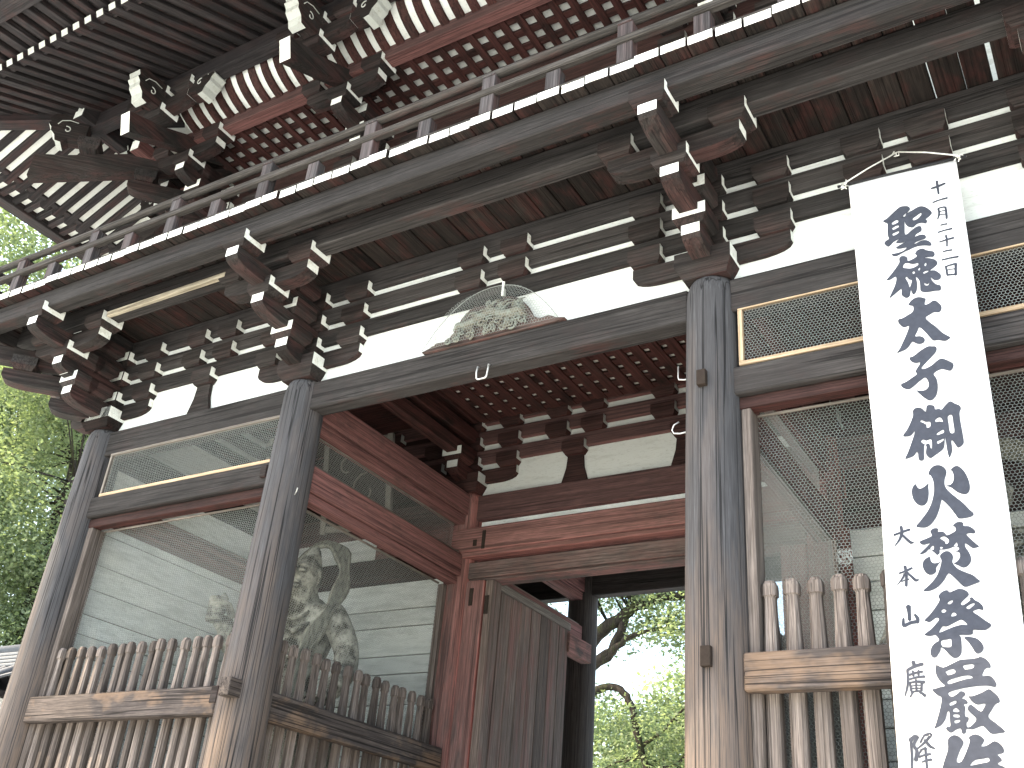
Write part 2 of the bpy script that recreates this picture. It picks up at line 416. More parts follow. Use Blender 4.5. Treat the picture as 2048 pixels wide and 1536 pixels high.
def hijiki(fr, x, y, z, L, mats, Wd=.15, H=.17, rot=0):
    p, wh = arm_profile(L, H)
    fr.put('bracket_arm', prism_mesh(('hij', L, H, Wd, mats[0].name), p, Wd, mats, wh), x, y, z, rot)
def outarm(fr, x, yend, z, mats, y0=.1, Wd=.15, H=.17, rot=0, endh=.09):
    """arm that runs outward (local -y) and ends at yend"""
    L = y0-yend; p, wh = arm_profile(L, H, endh, .26, False)
    fr.put('bracket_arm', prism_mesh(('out', round(L, 3), H, Wd, mats[0].name, endh), p, Wd, mats, wh), x+0, (y0+yend)/2, z, R(-90)+rot)
BLK = lambda m: block_mesh(.29, .27, .105, .055, m)
CAP = lambda m: block_mesh(.46, .46, .125, .10, m)
def lower_set(fr, x, mats=BW, full=True):
    fr.put('capital_block', CAP(mats), x, 0, ZT)
    hijiki(fr, x, 0, L1[0], 1.32, mats)
    outarm(fr, x, -.46, L1[0], mats)
    for dx in (-.54, 0, .54):
        for z in (L1[1], L2[1], L3[1]):
            fr.put('bearing_block', BLK(mats), x+dx, 0, z)
    fr.put('bearing_block', BLK(mats), x, STEPY[0], L1[1], R(90))
    if not full: return
    outarm(fr, x, -.87, L2[0], mats)
    fr.put('bearing_block', BLK(mats), x, STEPY[0], L2[1], R(90))
    fr.put('bearing_block', BLK(mats), x, STEPY[1], L2[1])
    outarm(fr, x, -1.285, L3[0], mats)
    hijiki(fr, x, STEPY[1], L3[0], 1.08, mats)
    for dx in (-.46, .46): fr.put('bearing_block', BLK(mats), x+dx, STEPY[1], L3[1])
    fr.put('bearing_block', BLK(mats), x, STEPY[0], L3[1], R(90))
    fr.put('bearing_block', BLK(mats), x, STEPY[2], L3[1])
FF = Frame(0, 0, 0)                       # front of the lower storey
FL = Frame(W0, 0, R(-90))                 # left flank: local -y points to -x, local x to -y
FM = Frame(0, D, 0)                       # door line
for x in (W0, W1, W2, W3): lower_set(FF, x)
for x in (0, -D): lower_set(FL, x)
def diag_set(ox, oy, steps, zs, mats, sgn=(-1, -1), up=None):
    fr = Frame(ox, oy, math.atan2(sgn[1], sgn[0])+R(90))
    for (yend, z) in zip(steps, zs): outarm(fr, 0, yend*1.414-.05, z, mats, Wd=.17)
    return fr
dg = diag_set(W0, 0, (-.46, -.87, -1.285), (L1[0], L2[0], L3[0]), BW)
for k, z in ((0, L1[1]), (1, L2[1]), (2, L3[1])): dg.put('bearing_block', BLK(NW), 0, STEPY[k]*1.414, z)
for x in (W1, W2): lower_set(FM, x, RW, full=False)

# ------------------------------------------------------------------ front wall members
def wall_row(y, mats_tie, mats_beam, plaster, inner=False):
    d = .1
    for xa, xb in ((W0, W1), (W1, W2), (W2, W3)):
        box('head_tie_beam', xa+.17, xb-.17, y-d, y+.085, 5.905 if not inner else 5.89, 6.20, mats_tie, G, 'x', .012)
        box('plaster_panel', xa+.05, xb-.05, y-.018, y+.022, 6.18, 7.2, plaster if not (inner and xa != W1) else M['reddark'], G, 'x', .002)
    for z0, z1 in (L2, L3, (7.165, 7.40)):
        box('wall_beam', W0-.75, W3+.75, y-.076, y+.076, z0, z1, mats_beam, G, 'x', .006)
wall_row(0, M['beam'], (M['beam'], M['white']), M['plaster'])
wall_row(D, M['red'], (M['red'], M['dimplaster']), M['dimplaster'], True)
wall_row(2*D, M['beam'], (M['beam'], M['white']), M['plaster'])
for fr in (FF, FM):
    mats = BW if fr is FF else RW
    for xa, xb in ((W0, W1), (W1, W2), (W2, W3)):
        mid = (xa+xb)/2; sp = .235
        if fr is FM and xa == W1: mids = (1.43, 2.77)
        else: mids = (mid+(.03 if xa == W1 else 0),)
        for mx in mids:
            for z in (L2[1], L3[1]):
                for dx in (-sp, sp): fr.put('bearing_block', BLK(mats), mx+dx, 0, z)
            if fr is FM or xa != W1:
                fr.put('bearing_block', BLK(mats), mx, 0, L1[1])
                # flared strut under the block
                pr = [(-.17, 0), (.17, 0), (.155, .05), (.11, .2), (.095, .36), (-.095, .36), (-.11, .2), (-.155, .05)]
                fr.put('strut', prism_mesh(('strut', mats[0].name), pr, .12, (mats[0],)), mx, 0, 6.19)
            else:
                fr.put('bearing_block', BLK(mats), mx+.02, 0, L1[1])
# balcony beams
for y in (STEPY[1], STEPY[2]):
    box('balcony_beam', W0+y-.22, W3-y+.22, y-.086, y+.086, ZB0, ZB1, (M['beam'], M['white']), G, 'x', .01)
    box('balcony_beam', W0+y-.086, W0+y+.086, y+.095, 2*D, ZB0+.002, ZB1-.002, (M['beam'], M['white']), G, 'y', .01)
# one bleached plank end lies along the inner balcony beam between the two left sets
beam('repair_batten', (-2.28, -.875, 7.155), (-.52, -.875, 7.165), .05, .06, M['batten'], G)
for x in (W0, W3):
    for z0, z1 in (L2, L3, (7.165, 7.395)):
        box('wall_beam', x-.074, x+.074, -.75, 2*D+.7, z0+.002, z1-.002, (M['beam'], M['white']), G, 'y')
    for ya, yb in ((0, D), (D, 2*D)):
        box('head_tie_beam', x-.1, x+.1, ya+.17, yb-.17, 5.90, 6.195, M['beam'], G, 'y', .012)
        box('plaster_panel', x-.02, x+.02, ya+.05, yb-.05, 6.18, 7.2, M['plaster'], G, 'y', .002)

# ------------------------------------------------------------------ balcony boards, one by one
x = -4.32; i = 0; rr = random.Random(3)
while x < 8.55:
    wd = .211; gap = rr.choice((.004, .006, .008, .012))
    if abs(x-5.79) < .11: gap = .014
    if abs(x-6.21) < .11: gap = .034
    e = rr.uniform(-.012, .012)
    box('floor_board', x, x+wd-gap, -1.352+e, .40, ZB1+.006+rr.uniform(0, .005), ZB1+.102, (M['deck'], M['endwhite']), G, 'y', .005)
    x += wd; i += 1
y = .415
while y < 5.9:
    box('floor_board', -4.31, W0+.45, y, y+.30, ZB1+.008, ZB1+.092, (M['deck'], M['white']), G, 'x', .005); y += .306
# closed floor of the upper storey
box('storey_floor', W0+.47, W3-.1, .43, 2*D+.6, 7.42, 7.52, M['reddark'], G, 'x', .002)

# ------------------------------------------------------------------ balcony railing
RL = thing('balcony_railing', 'weathered balcony railing of two rails on short posts above the white board ends', 'railing', (-4.0, -1.23, 7.5))
RL.location = (0, 0, 0)
yr = -1.255
k = 0; x = -4.21
while x < 8.4:
    tall = (k % 2 == 1)
    upright('railing_post', x-.066, x+.066, yr-.05, yr+.05, 7.50, 7.985 if tall else 7.762, M['post'], RL)
    if tall:
        upright('post_cap', x-.062, x+.062, yr-.062, yr+.062, 7.983, 8.0, M['post'], RL, .004)
    x += .632; k += 1
beam('lower_rail', (-4.5, yr-.035, 7.80), (8.6, yr-.035, 7.80), .07, .072, M['rail'], RL, c=.010)
v, f = tube([(-6.6, 0, 0), (6.6, 0, 0)], .041, 12)
o = link(bpy.data.objects.new('top_rail', mesh(v, f, [M['rail']], None, True)), RL); o.location = (2.05, yr, 8.03)
beam('base_rail', (-4.45, yr+.01, 7.535), (8.6, yr+.01, 7.535), .14, .06, M['rail'], RL)
for yy in (-.62, .02, .65, 1.3, 2.0): upright('railing_post', -4.26, -4.16, yy-.07, yy+.07, 7.50, 7.985, M['post'], RL)
beam('lower_rail', (-4.21, -1.5, 7.79), (-4.21, 5, 7.79), .12, .074, M['rail'], RL)
v, f = tube([(0, -1.55, 0), (0, 5, 0)], .046, 12)
o = link(bpy.data.objects.new('top_rail', mesh(v, f, [M['rail']], None, True)), RL); o.location = (-4.21, 0, 8.033)

# ------------------------------------------------------------------ upper storey
UX0, UX1, UY = -2.51, 6.71, .45
U1, U2, U3 = (9.285, 9.455), (9.55, 9.72), (9.815, 9.985)
S1, S2, S3 = -.40, -.78, -1.33                       # steps from the wall line
UF = Frame(UX0, UY, 0); ULf = Frame(UX0, UY, R(-90))
box('upper_wall', UX0+.02, UX1-.02, UY-.03, UY+.03, 7.5, 10.6, M['reddark'], G, 'x', .002)
box('upper_wall', UX0-.03, UX0+.03, UY+.04, 2*D-.5, 7.5, 10.6, M['reddark'], G, 'y', .002)
box('upper_wall', UX1-.03, UX1+.03, UY+.04, 2*D-.5, 7.5, 10.6, M['reddark'], G, 'y', .002)
box('upper_wall', UX0+.04, UX1-.04, 2*D-.56, 2*D-.5, 7.5, 10.6, M['reddark'], G, 'x', .002)
box('upper_plaster', W2+.2, UX1-.2, UY-.05, UY-.034, 7.62, 8.8, M['plaster'], G, 'x', .002)
for x in (UX0, 0, W2, UX1):
    box('upper_post', x-.16, x+.16, UY-.16, UY+.16, 7.52, 9.14, M['pillar_in'], G, 'z', .03)
for x in (UX0, 0, W2):
    xa, xb = x+.16, {UX0: 0, 0: W2, W2: UX1}[x]-.16
    box('upper_tie', xa, xb, UY-.1, UY-.035, 8.85, 9.1, M['reddark'], G, 'x')
    box('upper_plaster', xa, xb, UY-.045, UY-.032, 9.12, 9.9, M['reddark'], G, 'x', .002)
ZUT = 9.14
SLOPE = .47; AS = math.atan(SLOPE)
def zu(d): return 10.62-SLOPE*(d-1.42)               # underside of the rafters at distance d from the wall line
def beast_nose(fr, x, y, z, rot, parent=None):
    """carved beam end: brown cheeks with a scroll, white painted front"""
    prof = [(x*1.22, (z-.13)*1.22+.15) for x, z in [(-.15, .30), (.10, .31), (.20, .29), (.245, .23), (.225, .185), (.24, .15), (.205, .11), (.20, .07), (.15, .02), (.13, -.05), (.07, -.06), (.02, .0), (-.15, .02)]]
    me = prism_mesh('nose', prof, .185, (M['bracket'], M['shadewhite']), tuple(range(1, 10)))
    o = fr.put('beast_nose', me, x, y, z, rot)
    for s in (-1, 1):
        a = Acc(); pts = []
        for t in np.linspace(0, 1, 16):
            r = .055*(1-t*.8); an = 1.2+5.2*t; pts.append((.06+r*math.cos(an), s*.094, .13+r*math.sin(an)))
        a.add(tube(pts, .007, 5))
        a.add(tube([(-.05, s*.094, .27), (.06, s*.094, .285), (.15, s*.094, .255), (.185, s*.094, .19)], .006, 5))
        a.build('scroll', M['shadewhite'], o, True)
def upper_set(fr, x, corner=False):
    m = BW
    fr.put('capital_block', CAP(m), x, 0, ZUT)
    hijiki(fr, x, 0, U1[0], 1.28, m); outarm(fr, x, S1-.10, U1[0], m)
    for dx in (-.5, 0, .5):
        for z in (U1[1], U2[1]): fr.put('bearing_block', BLK(m), x+dx, 0, z)
    fr.put('bearing_block', BLK(m), x, S1, U1[1], R(90))
    outarm(fr, x, S2-.11, U2[0], m)
    fr.put('bearing_block', BLK(m), x, S2, U2[1]); fr.put('bearing_block', BLK(m), x, S1, U2[1], R(90))
    hijiki(fr, x, S2, U3[0], 1.04, m)
    for dx in (-.44, .44): fr.put('bearing_block', BLK(m), x+dx, S2, U3[1])
    # tail rafter, square white end
    pr = [(0, 0), (0, .33), (1.9, .33-.0), (1.9, 0)]
    L = 2.35; z0 = 9.525; yend = -1.70
    pv = [(-L, SLOPE*L), (-L, SLOPE*L+.24), (-.40, SLOPE*.40+.225), (.075, .26), (0, 0)]
    fr.put('tail_rafter', prism_mesh('tail', pv, .15, m, (3,)), x, yend, z0, R(-90))
    zt = 10.035
    fr.put('bearing_block', BLK(m), x, S3, zt-.02)
    hijiki(fr, x, S3, zt+.085, 1.0, m)
    for dx in (-.42, 0, .42): fr.put('bearing_block', BLK(m), x+dx, S3, zt+.255)
    beast_nose(fr, x+.02, S3-.22, zt+.07, R(-90))
    beast_nose(fr, x+.62, S3+.02, zt+.16, 0)
for x in (-UX0, W2-UX0, UX1-UX0): upper_set(UF, x)
upper_set(UF, 0); upper_set(ULf, 0)
upper_set(ULf, -2.6)
ud = diag_set(UX0, UY, (S1-.1, S2-.1), (U1[0], U2[0]), BW)
for k, z in ((S1, U1[1]), (S2, U2[1])): ud.put('bearing_block', BLK(NW), 0, k*1.414, z)
pv = [(-3.1, SLOPE/1.414*3.1), (-3.1, SLOPE/1.414*3.1+.28), (-.35, .42), (0, .34), (0, 0)]
ud.put('tail_rafter', prism_mesh('dtail', pv, .18, BW, (3,)), 0, -2.45, 9.45, R(-90))
ud.put('bearing_block', BLK(NW), 0, S3*1.414, 10.03)
beast_nose(ud, .02, S3*1.414-.25, 10.12, R(-90))
for k, (fr, xa, xb) in enumerate(((UF, 0, UX1-UX0), (ULf, -5.6, 0))):
    yb0 = S2
    e0 = -1.0 if k == 0 else 0; e1 = 1.0
    dz = .0015*k
    fr.beam('eave_beam', (xa+S2-.3 if k == 0 else xa, S2, 10.172+dz), (xb+(.6 if k == 0 else -S2+.3), S2, 10.172+dz), .16, .174-2*dz, (M['red'], M['white']))
    fr.beam('eave_purlin', (xa+S3-.3 if k == 0 else xa, S3, 10.515+dz), (xb+(1.2 if k == 0 else -S3+.3), S3, 10.515+dz), .18, .23-2*dz, (M['rafter'], M['white']))
    for z in (U2, U3): fr.beam('wall_beam', (xa, 0, sum(z)/2+dz), (xb, 0, sum(z)/2+dz), .14, .17, (M['reddark'], M['white']))
    # lattice ceiling between wall and eave beam: bars both ways under white boards
    zl = 10.125
    xs = np.arange(xa+.10, xb, .2)
    for xx in xs: fr.beam('lattice_bar', (xx, -.05, zl), (xx, S2+.08, zl), .088, .036, (M['reddark'],), c=.004)
    for n_, yy in enumerate((-.07, -.255, -.445, -.635)): fr.beam('lattice_bar', (xa, yy, zl+.017), (xb, yy, zl+.012), .088, .034, (M['reddark'],), c=.004)
    fr.beam('lattice_board', (xa, -.40, zl+.05), (xb, -.40, zl+.05), .72, .02, (M['whiteboard'],), c=.002)
    # curved ribs with white boards between
    t = np.linspace(0, 1, 9)
    cy = S2+.02-(abs(S3-S2)-.06)*np.sin(t*1.5708)**1.15; cz = 10.19+.36*(1-np.cos(t*1.5708))
    prof = [(-a, b) for a, b in zip(cy, cz)]+[(-a, b+.06) for a, b in zip(cy[::-1], cz[::-1])]
    rib = prism_mesh('rib', prof, .098, (M['reddark'],))
    for xx in xs: fr.put('ceiling_rib', rib, xx, 0, 0, R(-90))
    prof = [(-a, b+.045) for a, b in zip(cy, cz)]+[(-a, b+.065) for a, b in zip(cy[::-1], cz[::-1])]
    me = prism_mesh(('ribboard', k), prof, xb-xa, (M['whiteboard'],))
    fr.put('rib_board', me, (xa+xb)/2, 0, 0, R(-90))
# rafters: base rafters with white ends, flying rafters beyond
def rafters(fr, xs, limit):
    rl = {}
    for xx in xs:
        d0 = max(.95, -xx+.05) if limit else .95
        d1 = 2.83
        if d0 > d1-.15: continue
        a = fr.pt(xx, -d0, zu(d0)+.05); b = fr.pt(xx, -d1, zu(d1)+.05)
        beam('rafter', a, b, .112, .08, (M['rafter'], M['shadewhite']), G, c=.004)
    for xx in xs:
        d0 = max(2.6, -xx+.05) if limit else 2.6
        d1 = 3.5
        if d0 > d1-.1: continue
        zf = lambda d: zu(2.83)+.185-.12*(d-2.83)
        beam('flying_rafter', fr.pt(xx, -d0, zf(d0)), fr.pt(xx, -d1, zf(d1)), .105, .075, (M['rafter'], M['white']), G, c=.004)
def eave_boards(fr, xa, xb, hip0):
    for nm, d0, d1, za, zb in (('rafter_board', .7, 2.76, zu(.7)+.062, zu(2.76)+.062), ('eave_board', 2.70, 3.55, zu(2.83)+.235, zu(2.83)+.235-.085)):
        v = []
        for d, z in ((d0, za), (d1, zb)):
            xl = (-d if hip0 == 0 else xa); xr = (xb if hip0 == 0 else d)
            v += [fr.pt(xl, -d, z), fr.pt(xr, -d, z)]
        vv = v+[(p[0], p[1], p[2]+.03) for p in v]
        F = [[0,1,3,2],[4,5,7,6],[0,1,5,4],[2,3,7,6],[0,2,6,4],[1,3,7,5]]
        link(bpy.data.objects.new(nm, mesh(vv, F, [M['whiteboard'] if hip0 else M['rafter']])), G)
xs = np.arange(-3.4, UX1-UX0+3.3, .197)
rafters(UF, xs, True)
eave_boards(UF, 0, UX1-UX0+3.4, 0)
ys = np.arange(-6.2, 3.45, .197)
def rafters_left():
    for xx in ys:
        d0 = max(.95, xx+.05); d1 = 2.83
        if d0 < d1-.15: beam('rafter', ULf.pt(xx, -d0, zu(d0)+.05), ULf.pt(xx, -d1, zu(d1)+.05), .092, .105, (M['rafter'], M['white']), G, c=.004)
        d0 = max(2.66, xx+.05); d1 = 3.42
        zf = lambda d: zu(2.83)+.185-.10*(d-2.83)
        if d0 < d1-.1: beam('flying_rafter', ULf.pt(xx, -d0, zf(d0)), ULf.pt(xx, -d1, zf(d1)), .082, .09, (M['rafter'], M['white']), G, c=.004)
rafters_left(); eave_boards(ULf, -6.3, 0, 1)
# hip rafter
beam('hip_rafter', ud.pt(0, -.9, zu(.64)+.0), ud.pt(0, -4.25, zu(3.0)-.0), .19, .24, (M['rafter'], M['white']), G)
for d, z, wd, ht in ((2.735, zu(2.735)+.115, .10, .14), (3.33, zu(2.83)+.125, .20, .13)):
    UF.beam('eave_batten', (-d, -d, z), (UX1-UX0+3.4, -d, z), wd, ht, (M['rafter'],))
    ULf.beam('eave_batten', (-6.3, -d, z+.001), (d-wd*.6, -d, z+.001), wd, ht-.004, (M['rafter'],))
# roof body above (never seen from below, shades the place)
def roof():
    e = 3.6; x0, x1, y0, y1 = UX0-e, UX1+e, UY-e, 2*D-.5+e
    zb = zu(2.83)+.19; zr = 14.0; ym = (y0+y1)/2
    v = [(x0, y0, zb), (x1, y0, zb), (x1, y1, zb), (x0, y1, zb), (x0, y0, zb+.22), (x1, y0, zb+.22), (x1, y1, zb+.22), (x0, y1, zb+.22), (x0+4.4, ym, zr), (x1-4.4, ym, zr),
         (UX0-.7, UY-.7, 11.25), (UX1+.7, UY-.7, 11.25), (UX1+.7, y1-2.9, 11.25), (UX0-.7, y1-2.9, 11.25)]
    F = [[0,1,5,4],[1,2,6,5],[2,3,7,6],[3,0,4,7],[4,5,9,8],[5,6,9],[6,7,8,9],[7,4,8],[0,1,11,10],[1,2,12,11],[2,3,13,12],[3,0,10,13],[10,11,12,13]]
    link(bpy.data.objects.new('tiled_roof', mesh(v, F, [M['roofslab']])), G)
roof()

# ------------------------------------------------------------------ passage and niches
for x, s in ((W1, 1), (W2, -1)):                  # s: +1 when the passage lies towards +x
    for ya, yb in ((0, D), (D, 2*D)):
        box('side_head_beam', x-.09, x+.11 if s > 0 else x+.09, ya+.17, yb-.17, 5.93, 6.20, M['red'], G, 'y', .012)
        box('side_head_trim', x-.075, x+.085, ya+.17, yb-.17, 5.815, 5.922, M['red'], G, 'y', .008)
        box('side_tie_beam', x-.10, x+.105, ya+.18, yb-.18, 5.19, 5.45, M['red'], G, 'y', .012)
        box('side_tie_trim', x-.06, x+.07, ya+.18, yb-.18, 5.10, 5.186, M['red'], G, 'y', .008)
        box('side_tie_cap', x+.03*s-.03, x+.03*s+.03, ya+.18, yb-.18, 5.453, 5.485, M['oldframe'], G, 'y', .004)
    for z0, z1 in (L2, L3, (7.17, 7.40)):         # tie beams between the bracket sets
        box('bracket_tie', x-.075, x+.075, .12, 2*D-.1, z0+.001, z1-.001, (M['reddark'], M['white']), G, 'y')
# tie beams of the bays
for xa, xb in ((W0, W1), (W2, W3)):
    box('bay_tie_beam', xa+.17, xb-.17, -.1, .09, 5.185, 5.415, M['beam'], G, 'x', .012)
    box('bay_tie_trim', xa+.19, xb-.19, -.05, .06, 5.085, 5.18, M['reddark'], G, 'x', .006)
    for xx in (xa+.215, xb-.265): upright('screen_post', xx, xx+.07, -.05, .13, .56, 5.083, M['picket'], G)
    box('ground_sill', xa+.2, xb-.2, -.11, .11, PL, PL+.24, M['beam'], G, 'x', .012)
for x in (W1, W2):
    box('ground_sill', x-.11, x+.11, .22, D-.22, PL, PL+.24, M['beam'], G, 'y', .012)
    for yy in (.205, D-.27): upright('screen_post', x+(-.14 if x == W1 else .06), x+(-.06 if x == W1 else .14), yy, yy+.07, .56, 5.095, M['picket'], G)
# door line: two heavy lintels, jambs, leaf swung inwards
box('door_lintel', W1-.07, W2+.07, D-.21, D+.02, 5.47, 5.755, M['passred'], G, 'x', .012)
box('door_lintel_moulding', W1-.05, W2+.05, D-.205, D+.015, 5.405, 5.466, M['passred'], G, 'x', .008)
box('door_head', W1+.17, W2-.17, D-.145, D+.13, 5.165, 5.355, M['brownlintel'], G, 'x', .010)
box('door_head_moulding', W1+.17, W2-.17, D-.12, D+.10, 5.13, 5.163, M['brownlintel'], G, 'x', .006)
box('lintel_plaster', W1+.1, W2-.1, D-.012, D+.012, 5.75, 5.90, M['wallboard'], G, 'x', .002)
for xa, xb in ((W0, W1), (W2, W3)):
    box('niche_tie_beam', xa+.17, xb-.17, D-.11, D+.1, 5.28, 5.56, M['reddark'], G, 'x', .010)
    box('niche_plaster', xa+.1, xb-.1, D-.02, D+.02, 5.56, 5.90, M['wallboard'] if xa == W0 else M['reddark'], G, 'x', .002)
box('red_panel', -1.30, -.22, D-.06, D-.022, 5.565, 5.88, M['passred'], G, 'x', .004)
for x, s in ((W1, 1), (W2, -1)):
    xj = x+s*.30
    upright('door_jamb', xj-.12, xj+.12, D-.17, D+.05, PL, 5.128, M['pillar_in'], G, .01)
    if s > 0: upright('door_jamb', xj+s*.175-.05, xj+s*.175+.05, D-.14, D+.04, PL, 5.128, M['door'], G, .006)
for x, y, z0, z1, wd in ((.265, D-.16, 4.84, 5.04, .05), (.46, D-.13, 4.74, 4.95, .055), (.27, D-.20, 5.525, 5.60, .05), (.385, D-.20, 5.48, 5.70, .045)):
    box('iron_plate', x-wd/2, x+wd/2, y-.02, y+.06, z0, z1, M['iron'], G, 'z', .004)
for x, s in ((W1, 1), (W2, -1)):                  # the leaves stand open against the passage
    xd = x+s*.44
    dr = box('door', xd-.02, xd+.02, 3.10, 4.72, PL+.12, 5.05, M['door'], G, 'z', .004)
    dr.rotation_euler = (0, 0, 0); dr.data = box_mesh(.036, 1.62, 4.4, (M['door'],), .004)
    dr.location = (xd, 3.91, PL+.12+2.2)
    for i in range(7):
        y0 = 3.10+i*.2315
        p = upright('plank', -.011, .011, y0-3.91, y0+.224-3.91, -2.2, 2.2, M['door'], dr, .006)
        p.location.x = s*.031
    for zz in (-1.5, 0., 1.55):
        box('batten', -.016, .016, -.78, .78, zz-.07, zz+.07, M['door'], dr, 'y').location.x = -s*.036
    box('door_head_rail', -.045, .045, -.83, .86, 2.205, 2.30, M['oldframe'], dr, 'y')
    box('door_stop_beam', xd-.07, xd+.07, 4.70, 5.30, 4.80, 5.04, M['brownlintel'], G, 'y')
for xa, xb in ((W0, W1), (W2, W3)):
    box('back_tie_beam', xa+.18, xb-.18, 2*D-.1, 2*D+.1, 5.19, 5.45, M['beam'], G, 'x', .012)
# niche walls: broad painted boards laid level, one by one, behind the statues
rb = random.Random(5)
def boards(along, fixed, a0, a1, z0, z1, thick=.03):
    z = z0
    while z < z1-.02:
        h = min(rb.choice((.21, .27, .34, .24)), z1-z); j = rb.uniform(-.004, .004)
        if along == 'y': box('wall_board', fixed-thick/2+j, fixed+thick/2+j, a0, a1, z, z+h-.012, M['wallboard'], G, 'y', .004)
        else: box('wall_board', a0, a1, fixed-thick/2+j, fixed+thick/2+j, z, z+h-.012, M['wallboard'], G, 'x', .004)
        z += h
for x in (W0-.05, W3+.05): box('light_stop', x-.008, x+.008, .15, 2*D-.15, PL+.25, 5.28, M['reddark'], G, 'y', .002)  # added sheets that stop light leaking through the board joints
for xa, xb in ((W0, W1), (W2, W3)): box('light_stop', xa+.15, xb-.15, D+.04, D+.056, PL+.25, 5.28, M['reddark'], G, 'x', .002)
boards('y', W0, .2, D-.2, PL+.25, 5.27); boards('y', W3, .2, D-.2, PL+.25, 5.27)
boards('x', D, W0+.2, W1-.2, PL+.25, 5.275); boards('x', D, W2+.2, W3-.2, PL+.25, 5.275)
for x in (W0, W3):
    for ya, yb in ((0, D), (D, 2*D)):
        box('flank_tie_beam', x-.095, x+.095, ya+.18, yb-.18, 5.285, 5.56, M['red'], G, 'y', .01)
        box('flank_plaster', x-.02, x+.02, ya+.1, yb-.1, 5.56, 5.90, M['wallboard'], G, 'y', .002)
    boards('y', x, D+.2, 2*D-.2, PL+.25, 5.27)
# closed ceiling over the niches, latticed ceiling over the passage
for xa, xb in ((W0+.08, W1-.08), (W2+.08, W3-.08)):
    box('niche_ceiling', xa, xb, .09, D-.09, 7.32, 7.35, M['reddark'], G, 'x', .002)
zl = 7.17
for x in np.arange(W1+.18, W2-.1, .2): box('lattice_bar', x-.064, x+.064, .7, D-.1, zl, zl+.034, M['reddark'], G, 'y', .004)
for y in np.arange(.78, D-.1, .205): box('lattice_bar', W1+.1, W2-.1, y-.062, y+.062, zl+.012, zl+.044, M['reddark'], G, 'x', .004)
box('lattice_board', W1+.08, W2-.08, .70, D-.09, zl+.05, zl+.065, M['dimboard'], G, 'x', .002)
box('passage_ceiling', W1+.08, W2-.08, .085, .70, zl+.05, zl+.08, M['reddark'], G, 'x', .002)

# ------------------------------------------------------------------ carved frog-leg strut over the centre bay
def carved_strut():
    cx, z0 = 2.20, 6.205
    out = [(-.65, 0), (-.655, .035), (-.58, .075), (-.50, .07), (-.44, .10), (-.38, .17), (-.33, .27), (-.25, .345), (-.12, .395), (0, .41), (.12, .395), (.25, .345), (.33, .27), (.38, .17), (.44, .10), (.50, .07), (.58, .075), (.655, .035), (.65, 0)]
    pr = smooth_closed(out, 2)
    o = link(bpy.data.objects.new('frog_leg_strut', prism_mesh('kaeru', pr, .09, (M['brownlintel'],))), G); o.location = (cx, -.07, z0)
    a = Acc(); rk = random.Random(2)
    def scroll(x, z, r, turns, start, s, y=-.075):
        pts = []; rad = []
        for t in np.linspace(0, 1, 18):
            q = r*(1-t*.85); an = start+s*t*turns*6.283
            pts.append((x+q*math.cos(an), y-.02*t, z+q*math.sin(an))); rad.append((.006+.15*r)*(1-.45*t))
        a.add(tube(pts, rad, 5))
    for x, z, r in ((.30, .25, .055), (.33, .08, .05), (.24, .06, .05), (.14, .05, .04), (-.33, .06, .05), (-.2, .05, .045), (-.42, .04, .035), (.02, .07, .045), (-.08, .16, .05), (.22, .17, .045), (-.27, .15, .04), (.10, .27, .045), (-.02, .045, .035)):
        scroll(x, z, r, rk.uniform(1.1, 1.7), rk.uniform(0, 6), rk.choice((-1, 1)))
    for i in range(26):
        x = rk.uniform(-.40, .36); scroll(x, rk.uniform(.03, max(.05, .34-.75*abs(x))), rk.uniform(.018, .036), rk.uniform(.8, 1.6), rk.uniform(0, 6), rk.choice((-1, 1)), -.085)
    for i in range(60):                                   # feather-like strands
        x = rk.uniform(-.3, .28); z = rk.uniform(.1, .3)*(1-abs(x)*.9)
        an = rk.uniform(-.2, .9); L = rk.uniform(.08, .16)
        p = [(x+L*t*math.cos(an), -.075-.03*math.sin(3.1*t), z+L*t*math.sin(an)+.015*math.sin(4*t)) for t in np.linspace(0, 1, 7)]
        a.add(tube(p, [.003+.006*math.sin(3.14*t) for t in np.linspace(.05, 1, 7)], 5))
    # crouching dragon-like body: thick winding coil
    p = [(.34*math.cos(t*3.1), -.085-.02*math.sin(9*t), .11+.10*math.sin(t*3.14)+.025*math.sin(t*15)) for t in np.linspace(0, 1, 26)]
    a.add(tube(p, [.018+.024*math.sin(3.14*t) for t in np.linspace(0.02, 1, 26)], 8))
    for i in range(14):
        t = i/13; x = -.36+.3*t
        a.add(tube([(x, -.08, .11+.12*t), (x-.012, -.10, .15+.12*t)], [.008, .002], 4))
    c = a.build('carving', M['carving'], o, True)
    # white nails that hold the guard
    for x in (-.575, .12): box('fixing_tab', x-.012, x+.012, -.10, -.085, .02 if x < 0 else .37, .12 if x < 0 else .52, M['white'], o, 'z', .003)
carved_strut()

